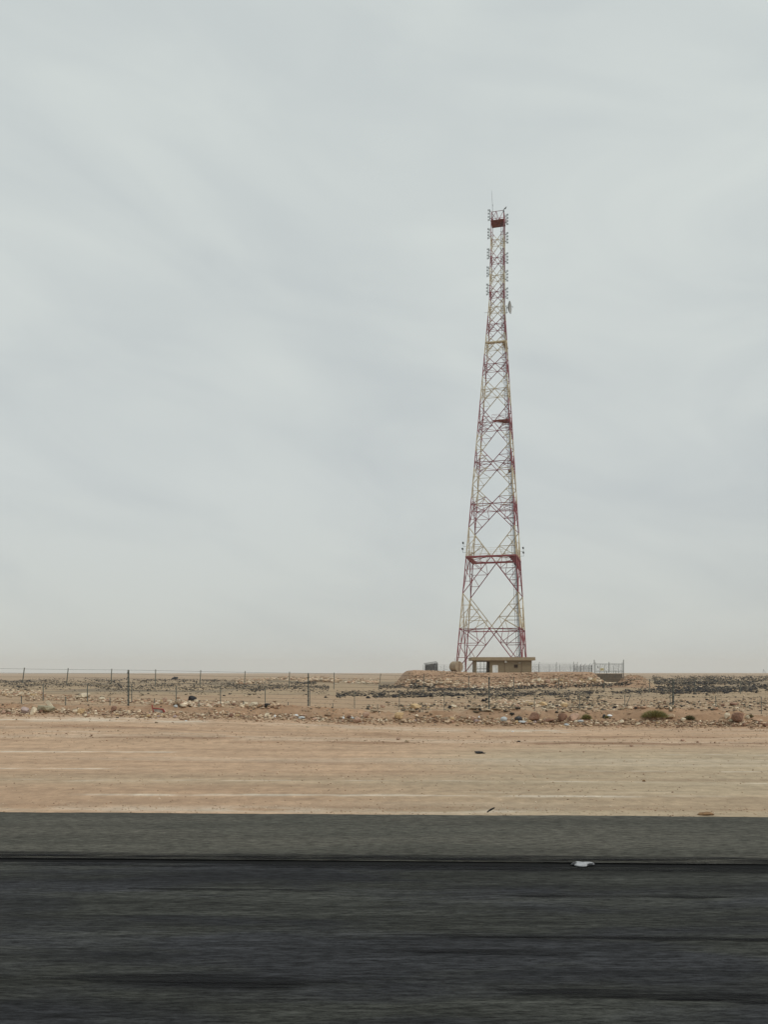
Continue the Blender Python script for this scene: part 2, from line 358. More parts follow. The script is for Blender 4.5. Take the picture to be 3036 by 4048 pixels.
def ground_mat():
    m, t, p = new_mat('desert soil'); p.inputs['Roughness'].default_value = .97; p.inputs['Specular IOR Level'].default_value = .15
    a = N(t, 'ShaderNodeAttribute'); a.attribute_name = 'soil'
    g = N(t, 'ShaderNodeNewGeometry')
    mp = N(t, 'ShaderNodeMapping'); mp.inputs['Rotation'].default_value = (0, 0, R(2.05)); mp.inputs['Scale'].default_value = (.28, 1.5, 1)
    L(t, g.outputs['Position'], mp.inputs[0])
    n1 = N(t, 'ShaderNodeTexNoise'); n1.inputs['Scale'].default_value = 1.1; n1.inputs['Detail'].default_value = 9; n1.inputs['Roughness'].default_value = .68; L(t, mp.outputs[0], n1.inputs['Vector'])
    n2 = N(t, 'ShaderNodeTexNoise'); n2.inputs['Scale'].default_value = 3.2; n2.inputs['Detail'].default_value = 9; n2.inputs['Roughness'].default_value = .75; L(t, g.outputs['Position'], n2.inputs['Vector'])
    r1 = N(t, 'ShaderNodeMapRange'); r1.inputs[1].default_value = .37; r1.inputs[2].default_value = .63; r1.inputs[3].default_value = .88; r1.inputs[4].default_value = 1.10; L(t, n1.outputs['Fac'], r1.inputs[0])
    r2 = N(t, 'ShaderNodeMapRange'); r2.inputs[1].default_value = .36; r2.inputs[2].default_value = .64; r2.inputs[3].default_value = .82; r2.inputs[4].default_value = 1.16; L(t, n2.outputs['Fac'], r2.inputs[0])
    mu = N(t, 'ShaderNodeMath', operation='MULTIPLY'); L(t, r1.outputs[0], mu.inputs[0]); L(t, r2.outputs[0], mu.inputs[1])
    # pebbles: small pale and dark specks
    vo = N(t, 'ShaderNodeTexVoronoi'); vo.inputs['Scale'].default_value = 7; L(t, g.outputs['Position'], vo.inputs['Vector'])
    sp = N(t, 'ShaderNodeMapRange'); sp.inputs[1].default_value = .10; sp.inputs[2].default_value = .2; sp.inputs[3].default_value = 1; sp.inputs[4].default_value = 0; L(t, vo.outputs['Distance'], sp.inputs[0])
    sx = N(t, 'ShaderNodeSeparateColor'); L(t, vo.outputs['Color'], sx.inputs[0])
    gt = N(t, 'ShaderNodeMath', operation='GREATER_THAN'); gt.inputs[1].default_value = .82; L(t, sx.outputs[0], gt.inputs[0])
    pk = N(t, 'ShaderNodeMath', operation='MULTIPLY'); L(t, sp.outputs[0], pk.inputs[0]); L(t, gt.outputs[0], pk.inputs[1])
    pc = N(t, 'ShaderNodeMapRange'); pc.inputs[3].default_value = .55; pc.inputs[4].default_value = 1.55; L(t, sx.outputs[1], pc.inputs[0])
    pm = N(t, 'ShaderNodeMix'); pm.inputs[2].default_value = 1; L(t, pk.outputs[0], pm.inputs[0]); L(t, pc.outputs[0], pm.inputs[3])
    m2 = N(t, 'ShaderNodeMath', operation='MULTIPLY'); L(t, mu.outputs[0], m2.inputs[0]); L(t, pm.outputs[0], m2.inputs[1])
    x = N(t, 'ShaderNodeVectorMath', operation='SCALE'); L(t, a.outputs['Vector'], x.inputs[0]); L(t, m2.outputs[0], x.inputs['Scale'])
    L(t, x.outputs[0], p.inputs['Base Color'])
    b = N(t, 'ShaderNodeBump'); b.inputs['Distance'].default_value = .05; b.inputs['Strength'].default_value = .6
    L(t, n2.outputs['Fac'], b.inputs['Height']); 
    b2 = N(t, 'ShaderNodeBump'); b2.inputs['Distance'].default_value = .03; b2.inputs['Strength'].default_value = .5
    L(t, n1.outputs['Fac'], b2.inputs['Height']); L(t, b.outputs[0], b2.inputs['Normal']); L(t, b2.outputs[0], p.inputs['Normal'])
    return m
gm = ground_sheet(); gm.materials.append(ground_mat())
link('ground', gm, kind='structure')

# ------------------------------------------------------------------ road
def asphalt(name, dark, light, wear):
    m, t, p = new_mat(name); p.inputs['Specular IOR Level'].default_value = .12
    g = N(t, 'ShaderNodeNewGeometry')
    def noise(scl, scale, det, rough=.6):
        mp = N(t, 'ShaderNodeMapping'); mp.inputs['Rotation'].default_value = (0, 0, R(2.05)); mp.inputs['Scale'].default_value = scl
        L(t, g.outputs['Position'], mp.inputs[0])
        n = N(t, 'ShaderNodeTexNoise'); n.inputs['Scale'].default_value = scale; n.inputs['Detail'].default_value = det; n.inputs['Roughness'].default_value = rough
        L(t, mp.outputs[0], n.inputs['Vector']); return n.outputs['Fac']
    a = noise((.08, 1.6, 1), 1.4, 6); b = noise((.45, 4.5, 1), 2.6, 7, .7); c_ = noise((1.3, 7, 1), 4.5, 6, .85); d_ = noise((.22, .9, 1), 1.1, 4)
    def mr(s, lo, hi, x0=.3, x1=.7):
        r = N(t, 'ShaderNodeMapRange'); r.inputs[1].default_value = x0 + .09; r.inputs[2].default_value = x1 - .09; r.inputs[3].default_value = lo; r.inputs[4].default_value = hi
        L(t, s, r.inputs[0]); return r.outputs[0]
    def mul(x, y):
        k = N(t, 'ShaderNodeMath', operation='MULTIPLY'); L(t, x, k.inputs[0]); L(t, y, k.inputs[1]); return k.outputs[0]
    k = mul(mul(mr(a, 1 - wear, 1 + wear), mr(b, 1 - wear * .8, 1 + wear * .8)), mul(mr(c_, .35, 1.75), mr(d_, 1 - wear * .35, 1 + wear * .35)))
    mixn = N(t, 'ShaderNodeMix', data_type='RGBA'); mixn.inputs[6].default_value = (*dark, 1); mixn.inputs[7].default_value = (*light, 1)
    L(t, mr(d_, 0, 1, .35, .65), mixn.inputs[0])
    x = N(t, 'ShaderNodeVectorMath', operation='SCALE'); L(t, mixn.outputs[2], x.inputs[0]); L(t, k, x.inputs['Scale']); L(t, x.outputs[0], p.inputs['Base Color'])
    p.inputs['Roughness'].default_value = .9
    bp = N(t, 'ShaderNodeBump'); bp.inputs['Distance'].default_value = .006; bp.inputs['Strength'].default_value = .7; L(t, c_, bp.inputs['Height']); L(t, bp.outputs[0], p.inputs['Normal'])
    return m
M['asph_near'] = asphalt('worn dark asphalt', (.030, .031, .034), (.035, .036, .032), .33)
M['asph_far'] = asphalt('greyish shoulder asphalt', (.074, .072, .060), (.080, .076, .063), .13)
M['tar'] = mat('black tar', (.006, .006, .006), .8, .3, 3, stretch=(.2, 3, 1), spec=.1)
def rp_(u, v, z): return (u, v - u * YAW, z)      # road coordinates to world
def strip(v0, v1, z, u0=-420, u1=420, n=120, jit=0.0, seed=0, thick=.15):
    b = MB(); us = sorted(set(list(np.linspace(u0, -26, 20)) + list(np.linspace(-25, 25, n * 4)) + list(np.linspace(26, u1, 20))))
    rnd = [float(vn(u * 1.7, 0.3, 131 + seed) - .5) * 2 + float(vn(u * 9, 0.3, 133 + seed) - .5) for u in us]
    vs = []
    for u, r in zip(us, rnd):
        vs += [rp_(u, v0, z), rp_(u, v1 + jit * r, z), rp_(u, v0, z - thick), rp_(u, v1 + jit * r, z - thick)]
    fs = []
    for i in range(len(us) - 1):
        a = 4 * i; fs += [(a, a + 4, a + 5, a + 1), (a + 2, a + 6, a + 4, a), (a + 1, a + 5, a + 7, a + 3)]
    b.add(vs, fs); return b
strip(-6.0, ROAD0 - .02, 0.0).build('road', M['asph_near'], kind='structure')
sh_ = strip(ROAD0, ROAD1, 0.014, jit=.028, seed=2); sh_.m = [1 if i % 3 == 1 else 0 for i in range(len(sh_.f))]
sh_.build('road_shoulder', [M['asph_far'], M['tar']], kind='structure')
# the tarred joint and tyre marks lie on the road as thin sheets
def mark(name, v0, v1, z, u0, u1, seed, mt, wid):
    b = MB(); n = 120; vs = []
    for i in range(n + 1):
        s = i / n; u = u0 + (u1 - u0) * s; c0 = v0 + (v1 - v0) * s + .05 * (float(vn(u * .8, seed, 141)) - .5)
        w = wid * (min(1, s * 5, (1 - s) * 5) ** .7 + .02) * (.6 + .8 * float(vn(u * 1.5, seed, 142)))
        vs += [rp_(u, c0 - w / 2, z), rp_(u, c0 + w / 2, z)]
    b.add(vs, [(2 * i, 2 * i + 2, 2 * i + 3, 2 * i + 1) for i in range(n)]); return b.build(name, mt, kind='structure')
def skid_and_joint_mat():
    m, t, p = new_mat('tyre rubber and dark joint bands on asphalt'); p.inputs['Base Color'].default_value = (.014, .014, .015, 1); p.inputs['Roughness'].default_value = .85
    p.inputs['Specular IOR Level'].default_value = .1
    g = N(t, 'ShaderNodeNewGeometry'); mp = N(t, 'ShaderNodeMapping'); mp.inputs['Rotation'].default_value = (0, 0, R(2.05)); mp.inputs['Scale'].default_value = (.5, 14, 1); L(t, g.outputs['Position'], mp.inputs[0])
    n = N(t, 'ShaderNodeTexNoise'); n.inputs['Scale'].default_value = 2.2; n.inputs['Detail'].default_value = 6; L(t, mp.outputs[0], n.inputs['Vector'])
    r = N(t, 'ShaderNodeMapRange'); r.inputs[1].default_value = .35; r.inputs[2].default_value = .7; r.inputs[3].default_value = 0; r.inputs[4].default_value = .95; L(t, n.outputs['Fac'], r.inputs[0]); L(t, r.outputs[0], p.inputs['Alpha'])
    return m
M['skid_and_joint'] = skid_and_joint_mat()
mark('tar_joint', ROAD0 - .075, ROAD0 - .075, .004, -60, 60, 1, M['tar'], .13)
mark('joint_dark_band', ROAD0 + .06, ROAD0 + .06, .018, -60, 60, 3, M['skid_and_joint'], .16); mark('joint_dark_band', ROAD0 + .16, ROAD0 + .16, .022, -60, 60, 4, M['skid_and_joint'], .22)  # translucent streaky bands that darken the asphalt along the joint
mark('joint_dark_band', ROAD0 - .22, ROAD0 - .22, .008, -60, 60, 8, M['skid_and_joint'], .16)
def vy(py): return CH * F / (py - HZ)
for i, (x0, y0, x1, y1, w) in enumerate(((1500, 3694, 3400, 3716, .05), (1700, 3706, 3500, 3726, .035), (250, 3858, 1150, 3868, .045), (150, 3868, 1380, 3888, .06), (350, 3882, 1300, 3898, .05), (500, 3896, 1250, 3908, .03), (1900, 3912, 3150, 3940, .05), (2000, 3924, 3200, 3954, .06), (2300, 3942, 3300, 3968, .04), (1500, 3760, 2300, 3775, .08), (500, 3512, 1300, 3520, .06), (2000, 3540, 2900, 3548, .06))):
    Y0, Y1 = vy(y0), vy(y1); X0, X1 = px2x(x0, Y0), px2x(x1, Y1)
    mark('tyre_mark', Y0 + X0 * YAW, Y1 + X1 * YAW, .004 + .004 * (i % 2), X0, X1, 5 + i, M['skid_and_joint'], w * 1.4)

# ------------------------------------------------------------------ stones
rng = random.Random(7)
def hull(seed, npts, blocky=.5, flat=.75):
    r = random.Random(seed); bm = bmesh.new()
    for i in range(npts):
        v = Vector((r.gauss(0, 1), r.gauss(0, 1), r.gauss(0, 1))).normalized()
        m_ = max(abs(c) for c in v); v = v * ((1 - blocky) + blocky / m_ * .8) * r.uniform(.82, 1.0)
        bm.verts.new((v.x * r.uniform(.9, 1.1), v.y, v.z * flat))
    ret = bmesh.ops.convex_hull(bm, input=list(bm.verts))
    bmesh.ops.delete(bm, geom=[g for g in ret['geom_interior'] if isinstance(g, bmesh.types.BMVert)], context='VERTS')
    bmesh.ops.recalc_face_normals(bm, faces=bm.faces)
    return bm
def rock_mesh(seed, npts=26, rough=True):
    bm = hull(seed, npts)
    if rough:
        bmesh.ops.bevel(bm, geom=list(bm.edges), offset=.05, segments=1, affect='EDGES')
        bmesh.ops.triangulate(bm, faces=[f for f in bm.faces if len(f.verts) > 4])
        rr = random.Random(seed)
        for v in bm.verts: v.co *= 1 + rr.uniform(-.035, .035)
    me = bpy.data.meshes.new('rock'); bm.to_mesh(me); bm.free(); return me
PROTO = [rock_mesh(100 + i, 18 + (i % 4) * 4) for i in range(10)]
_rc = {}
def rockm(i, mk):
    k = (i % 10, mk)
    if k not in _rc:
        me = PROTO[k[0]].copy(); me.materials.append(M[mk]); _rc[k] = me
    return _rc[k]
GR_B = 'stones strewn along the roadside berm'
NROCK = 0
def rock(px, py, wpx, hpx, mk, label, group=None, sink=.13, tilt=None, idx=None, name='rock', cat='rock', depth=.8):
    global NROCK
    NROCK += 1
    p = at(px, py); s = p.y / F; w, h = wpx * s / 2 * 1.22, hpx * s / 2 * 1.15
    o = bpy.data.objects.new(name, rockm(idx if idx is not None else rng.randrange(10), mk)); COL.objects.link(o)
    o.scale = (w, w * depth, h / .7); 
    t = tilt or (rng.uniform(-.12, .12), rng.uniform(-.12, .12), rng.uniform(-.5, .5))
    o.rotation_euler = t
    o.location = (p.x, p.y + w * depth * .3, gz(p.x, p.y + w * depth * .3) + h * (1 - 2 * sink) + .0)
    return tag(o, label, cat, group)
FEAT = [
 (96, 2822, 30, 34, 'r_grey', 'mauve grey upright stone left of the rounded pale stone, far left of the berm'),
 (128, 2828, 26, 34, 'r_pale', 'rounded pale stone beside the mauve grey one at far left of the berm'),
 (176, 2815, 70, 26, 'r_olive', 'broad low olive grey boulder under the tilted pale slab'),
 (321, 2763, 66, 24, 'r_pale', 'wide pale boulder lying behind the fence, largest on the left side'),
 (402, 2772, 28, 20, 'r_pale', 'pale pointed rock just right of the wide pale boulder behind the fence'),
 (448, 2815, 24, 26, 'r_brown', 'brown rock at the foot of a short fence stay left of the tall post'),
 (320, 2822, 34, 24, 'r_ochre', 'ochre rock on the left berm below the wide pale boulder'),
 (648, 2782, 20, 28, 'r_pink', 'pink pointed rock standing behind the fence left of the dark block'),
 (755, 2772, 38, 25, 'r_black', 'dark grey squarish block sitting on rubble behind the fence'),
 (896, 2785, 20, 14, 'r_pale', 'small pale square block behind the fence right of the dark block'),
 (924, 2790, 14, 13, 'r_brown', 'small brown rock left of the pale rock heap behind the fence'),
 (1000, 2794, 40, 20, 'r_pale', 'pale rock in the middle of the heap behind the fence'),
 (1056, 2797, 28, 16, 'r_black', 'black slab at the right end of the pale rock heap'),
 (689, 2686, 28, 11, 'r_black', 'black boulder on the far rocky rise at left, seen against the sand'),
 (1414, 2860, 30, 30, 'r_pink', 'round reddish boulder on the berm right of the white bag'),
 (1446, 2840, 30, 22, 'r_pink', 'pink flat topped boulder just behind the round reddish one'),
 (1580, 2845, 44, 30, 'r_ochre', 'ochre mound shaped boulder with a small white stone above it'),
 (1579, 2818, 9, 12, 'r_pale', 'small white stone perched above the ochre mound shaped boulder'),
 (1640, 2804, 52, 26, 'r_ochre', 'large yellowish boulder lying behind the fence near the centre'),
 (1512, 2798, 20, 13, 'r_pink', 'pink boulder lying left of the large yellowish one behind the fence'),
 (1795, 2800, 24, 18, 'r_pale', 'white and black boulder pair, pale right hand one'),
 (1779, 2802, 16, 14, 'r_black', 'white and black boulder pair, dark left hand one'),
 (1873, 2852, 24, 20, 'r_pink', 'rounded pinkish boulder on the berm left of the central tall post'),
 (2113, 2854, 46, 34, 'r_brown', 'big red brown boulder just right of the black rubbish bag'),
 (2130, 2840, 22, 26, 'r_tan', 'tan stone leaning on the back of the big red brown boulder'),
 (2172, 2856, 44, 14, 'r_brown', 'long low red brown rock between the two big brown boulders'),
 (2228, 2856, 40, 36, 'r_brown', 'red brown boulder, left one of the touching pair beyond a short stay'),
 (2272, 2854, 44, 34, 'r_pink', 'pink brown boulder, right one of the touching pair beyond a short stay'),
 (2145, 2791, 44, 20, 'r_ochre', 'flat yellowish boulder behind the fence right of centre'),
 (2232, 2796, 28, 20, 'r_ochre', 'rounded tan boulder behind the fence right of the pale dish shaped slab'),
 (2185, 2798, 36, 9, 'r_pale', 'thin pale dish shaped slab between two tan boulders'),
 (2047, 2796, 22, 13, 'r_pink', 'pink rock behind the fence right of the central tall post'),
 (2575, 2842, 40, 17, 'r_pink', 'pinkish flat boulder in front of the green bush'),
 (2655, 2843, 36, 18, 'r_tan', 'tan earth clod at the foot of the right hand tall post'),
 (2704, 2857, 22, 20, 'r_pale', 'white wedge shaped stone right of the right hand tall post'),
 (2878, 2845, 24, 26, 'r_pale', 'pale upright stone left of the big brown boulder at far right'),
 (2922, 2858, 56, 40, 'r_brown', 'big brown boulder in the stone heap at far right of the berm'),
 (2892, 2856, 16, 12, 'r_olive', 'small olive stone at the left foot of the far right brown boulder'),
 (2960, 2846, 20, 16, 'r_pale', 'pale stone just right of the far right brown boulder'),
 (3028, 2874, 22, 16, 'r_brown', 'brown stone at the right edge of the berm'),
 (2904, 2790, 30, 16, 'r_brown', 'reddish block behind the fence at far right'),
 (2433, 2800, 20, 9, 'r_black', 'flat black rock on pebbly ground left of the leaning stay'),
 (2520, 2801, 28, 8, 'r_black', 'long flat black rock right of the leaning stay'),
 (2651, 2786, 16, 7, 'r_black', 'small black slab behind the right hand tall post'),
 (2630, 2778, 8, 11, 'r_brown', 'small brown pointed rock above the green bush'),
 (1810, 2870, 18, 9, 'r_tan', 'flat tan pebble on the sand below the berm near the centre'),
 (2395, 2926, 18, 9, 'r_tan', 'lone tan pebble on the dirt strip right of centre'),
 (2702, 2930, 18, 10, 'r_pink', 'lone pink pebble in the rut on the right'),
 (2760, 2936, 12, 9, 'r_pink', 'smaller pink pebble right of the other one in the rut'),
 (2497, 2952, 13, 9, 'r_pink', 'pink pebble between the ruts right of centre'),
 (1575, 2925, 16, 11, 'r_pink', 'pink pebble in the rut near the centre'),
 (1610, 2935, 22, 9, 'r_tan', 'tan flat pebble right of the pink one in the central rut'),
 (2110, 2698, 20, 9, 'r_pale', 'pale stone on the face of the raised pad below the building'),
 (2275, 2701, 22, 15, 'r_pink', 'pink boulder at the foot of the pad below the compound fence'),
 (2200, 2700, 20, 14, 'r_pale', 'pale boulder at the foot of the pad right of the building'),
 (2155, 2699, 15, 13, 'r_tan', 'tan boulder at the foot of the pad below the first fence posts'),
 (2228, 2690, 16, 14, 'r_tan', 'upright tan boulder highest in the row at the foot of the pad'),
]
for i, (px, py, w, h, mk, lab) in enumerate(FEAT): rock(px, py, w, h, mk, lab, idx=i)
# tilted pale slab
b = MB(); p = at(196, 2806); s = p.y / F
b.box((0, 0, 0), (15 * s, 22 * s, 40 * s), taper=.8); o = b.build('rock_slab', M['r_pale']); o.location = (p.x, p.y, p.z + 18 * s); o.rotation_euler = (-.2, -.6, .3)
tag(o, 'pale slab of stone tilted up on the left berm', 'rock')

# the counted smaller stones: berm, heaps and pad foot, the largest ones of each
LM = [(62, 'the mauve grey upright stone'), (196, 'the tilted pale slab'), (350, 'the wide pale boulder'), (506, 'the leftmost tall post'), (622, 'the broken barrier'), (755, 'the dark block'),
      (896, 'the small pale block'), (1000, 'the pale rock heap'), (1171, 'the white crumpled bag'), (1218, 'the second tall post'), (1414, 'the round reddish boulder'), (1580, 'the ochre mound shaped boulder'),
      (1640, 'the large yellowish boulder'), (1795, 'the white and black pair'), (1934, 'the third tall post'), (2051, 'the full black bag'), (2113, 'the big red brown boulder'), (2250, 'the pair of brown boulders'),
      (2390, 'the small black bag'), (2590, 'the green bush'), (2704, 'the white wedge shaped stone'), (2922, 'the far right brown boulder')]
CN = {'r_tan': 'tan', 'r_pale': 'pale cream', 'r_pink': 'pinkish', 'r_ochre': 'ochre', 'r_brown': 'red brown', 'r_grey': 'mauve grey'}
def scatter(n, region, size, mats, where, group, hr=(.5, .85)):
    for i in range(n):
        px = rng.uniform(region[0], region[1]); t = (px - region[0]) / (region[1] - region[0])
        dv = rng.triangular(-region[4], region[4], 0); py = region[2] + (region[3] - region[2]) * t + dv
        w = size[0] + (size[1] - size[0]) * rng.random() ** 2; mk = rng.choice(mats)
        lx, ln = min(LM, key=lambda q: abs(q[0] - px)); dd = px - lx
        sd = 'close by' if abs(dd) < 12 else ('left of' if dd < 0 else 'right of')
        sz = 'small' if w < size[0] + (size[1] - size[0]) * .3 else 'larger'
        dp = 'front' if dv > 0 else 'back'
        rock(px, py, w, w * rng.uniform(*hr), mk, ('%s %s stone, %s of %s, %s %s' % (sz, CN[mk], dp, where, sd, ln.replace('the ', '', 1))).replace('close by', 'by'), group)
TM = ['r_tan', 'r_tan', 'r_pale', 'r_pink', 'r_ochre']
scatter(42, (0, 700, 2820, 2832, 12), (8, 22), TM + ['r_brown', 'r_grey'], 'the berm', 'small stones on the left berm')
scatter(38, (700, 1400, 2832, 2848, 12), (8, 22), TM + ['r_brown'], 'the berm', 'small stones on the berm left of centre')
scatter(46, (1400, 2150, 2850, 2862, 11), (8, 22), TM + ['r_grey'], 'the berm', 'small stones on the central berm')
scatter(42, (2150, 3040, 2862, 2872, 14), (8, 20), TM + ['r_brown'], 'the berm', 'small stones on the right berm')
scatter(22, (0, 160, 2748, 2760, 11), (10, 24), TM, 'the far left heap', 'stones of the far left heap')
scatter(18, (200, 500, 2768, 2772, 6), (6, 14), TM, 'its row', 'stones beside the wide pale boulder')
scatter(24, (600, 900, 2780, 2790, 9), (9, 22), TM, 'the rubble', 'stones around the dark block')
scatter(14, (945, 1090, 2790, 2797, 6), (10, 22), TM, 'the heap', 'stones of the pale heap')
scatter(16, (1580, 1850, 2800, 2800, 5), (6, 14), TM, 'its row', 'stones near the large yellowish boulder')
scatter(26, (1945, 2120, 2768, 2790, 8), (10, 26), TM, 'its row', 'stones behind the central tall post')
scatter(18, (2120, 2420, 2700, 2695, 5), (11, 24), TM, 'the pad foot', 'boulders at the foot of the pad')
scatter(18, (2780, 3030, 2790, 2795, 10), (6, 16), ['r_pink', 'r_brown', 'r_tan', 'r_pale'], 'the field', 'stones behind the fence at far right')

# ---- uncountable rubble, one mesh per kind of ground cover
LOW = []
for i in range(8):
    bm = hull(500 + i, 11, .4, .7); bmesh.ops.triangulate(bm, faces=bm.faces)
    bm.verts.ensure_lookup_table()
    LOW.append((np.array([v.co[:] for v in bm.verts]), np.array([[v.index for v in f.verts] for f in bm.faces]))); bm.verts.index_update(); bm.free()
npr = np.random.RandomState(5)
DENS = 1.0
def rubble(name, label, cat, regions):
    """regions: (n, polyline of (px, py), half height px, width range m, colours, clump)"""
    VV = []; FF = []; TT = []; base = 0
    for (n, line, hh, (s0, s1), cols, clump) in regions:
        lx = [a for a, _ in line]; ly = [b_ for _, b_ in line]
        m = int(n * DENS * (1.7 if clump else 1)); px = npr.uniform(lx[0], lx[-1], m); py = np.interp(px, lx, ly) + np.clip(npr.normal(0, .62, m), -1.9, 1.9) * hh + (fbm(px * .012, px * 0, 211, 3) - .5) * 1.6 * hh
        P = at_many(px, py)
        if clump:
            d_ = fbm(px * .022, py * .10, 201, 4); keep = (d_ + npr.uniform(-.2, .2, len(d_))) > np.percentile(d_, 38); P = P[keep]
        k = len(P); sz = s0 + (s1 - s0) * npr.rand(k) ** 2.2
        rot = npr.rand(k) * 6.283; cols_ = np.array(cols)[npr.randint(0, len(cols), k)] * npr.uniform(.75, 1.25, (k, 1))
        sx = sz * npr.uniform(.7, 1.3, k); sy = sz * npr.uniform(.6, 1.1, k); sh = sz * npr.uniform(.5, 1.0, k)
        tp = npr.randint(0, 8, k)
        for t in range(8):
            sel = np.where(tp == t)[0]
            if not len(sel): continue
            v0, f0 = LOW[t]
            v = v0[None] * .5 * np.stack([sx, sy, sh], 1)[sel][:, None]
            c, s = np.cos(rot[sel])[:, None], np.sin(rot[sel])[:, None]
            x = v[..., 0] * c - v[..., 1] * s; y = v[..., 0] * s + v[..., 1] * c
            V = np.stack([x, y, v[..., 2]], -1) + P[sel][:, None] + np.stack([0 * sx, 0 * sx, sh * .14], 1)[sel][:, None]
            FF.append((f0[None] + (np.arange(len(sel)) * len(v0))[:, None, None]).reshape(-1, 3) + base)
            VV.append(V.reshape(-1, 3)); TT.append(np.repeat(cols_[sel], len(v0), 0)); base += len(sel) * len(v0)
    V = np.concatenate(VV); Fc = np.concatenate(FF); T = np.clip(np.concatenate(TT), 0, 1)
    me = bpy.data.meshes.new(name); me.vertices.add(len(V)); me.vertices.foreach_set('co', V.ravel())
    me.loops.add(Fc.size); me.loops.foreach_set('vertex_index', Fc.ravel().astype(np.int32)); me.polygons.add(len(Fc))
    me.polygons.foreach_set('loop_start', np.arange(0, Fc.size, 3)); me.polygons.foreach_set('loop_total', np.full(len(Fc), 3)); me.update(calc_edges=True)
    a = me.attributes.new('tint', 'FLOAT_COLOR', 'POINT'); rgba = np.ones((len(V), 4)); rgba[:, :3] = T; a.data.foreach_set('color', rgba.ravel())
    me.materials.append(M['rubble'])
    return tag(link(name, me, kind='stuff'), label, cat)
TAN = [(.50, .37, .25), (.60, .47, .33), (.44, .28, .19), (.33, .23, .15), (.68, .57, .43)]
ERD = [(.34, .21, .13), (.38, .27, .18), (.27, .175, .11), (.45, .34, .24), (.24, .15, .10)]
BLK = [(.030, .030, .032), (.045, .042, .040), (.09, .075, .06), (.022, .022, .024), (.16, .13, .095), (.30, .24, .17), (.05, .05, .055)]
MIX = [(.10, .085, .065), (.30, .24, .165), (.05, .046, .042), (.20, .16, .11), (.40, .32, .22)]
rubble('berm_rubble', 'loose earth clods and small stones covering the berm along the fence', 'rubble', [
    (5200, [(-150, 2815), (500, 2822), (1100, 2842), (1600, 2850), (2200, 2858), (3190, 2872)], 10, (.03, .20), ERD + TAN[:2], 0),
    (1500, [(-150, 2826), (500, 2832), (1100, 2852), (1600, 2862), (2200, 2872), (3190, 2884)], 10, (.015, .09), ERD, 2.2),
    (1700, [(-150, 2812), (500, 2816), (1100, 2836), (1600, 2846), (2200, 2854), (3190, 2864)], 9, (.05, .21), TAN, 1.5)])
rubble('roadside_gravel', 'loose gravel and pebbles scattered on the dirt strip beside the road', 'gravel', [
    (1600, [(-150, 3190), (3190, 3212)], 18, (.008, .035), TAN + ERD[:2], .8),
    (1300, [(-150, 2905), (3190, 2940)], 22, (.02, .075), ERD + TAN[:1], .5),
    (2600, [(-150, 3040), (3190, 3060)], 110, (.01, .045), TAN + ERD, 1),
    (900, [(-150, 2870), (3190, 2890)], 25, (.015, .07), ERD + TAN, .6)])
DENS = 1.8
rubble('field_stones', 'tan and pale stones scattered on the plain behind the fence', 'stones', [
    (900, [(-150, 2738), (40, 2736), (170, 2752)], 10, (.12, .6), TAN, .5),
    (1300, [(100, 2762), (520, 2770), (900, 2784), (1100, 2794)], 8, (.06, .32), TAN + ERD, .5),
    (500, [(560, 2774), (900, 2787)], 7, (.08, .4), TAN, .6),
    (1800, [(1450, 2792), (1850, 2794), (2200, 2788), (2500, 2788), (3190, 2790)], 16, (.05, .32), TAN + MIX, .4),
    (500, [(1930, 2770), (2150, 2786)], 7, (.1, .5), TAN, .5),
    (1500, [(-150, 2780), (3190, 2790)], 50, (.03, .14), TAN + MIX, .15),
    (1400, [(1850, 2760), (3190, 2765)], 28, (.06, .28), MIX + TAN[:2], .12)])
DENS = 1.6
rubble('tan_rubble_ridge', 'heaped tan rubble on the far ridge and along the foot of the raised pad', 'rubble', [
    (1300, [(930, 2694), (1200, 2687), (1270, 2678), (1330, 2687), (1500, 2693)], 8, (.5, 2.3), TAN, 1),
    (420, [(1180, 2690), (1270, 2676), (1330, 2688)], 9, (.6, 2.2), TAN, 0),
    (500, [(1560, 2702), (1700, 2702), (1800, 2712)], 8, (.3, 1.3), TAN, .15),
    (1000, [(1640, 2702), (1900, 2713), (2120, 2705), (2420, 2696)], 7, (.3, 1.5), TAN, 1),
    (500, [(1700, 2716), (1960, 2714), (2150, 2706), (2400, 2698)], 6, (.4, 1.4), TAN, 1),
    (2600, [(1560, 2680), (1700, 2678), (2100, 2678), (2380, 2682), (2560, 2677)], 18, (.10, .6), ERD + TAN, .3),
    (400, [(2440, 2690), (3190, 2690)], 22, (.25, .9), TAN, .06)])
DENS = 2.0
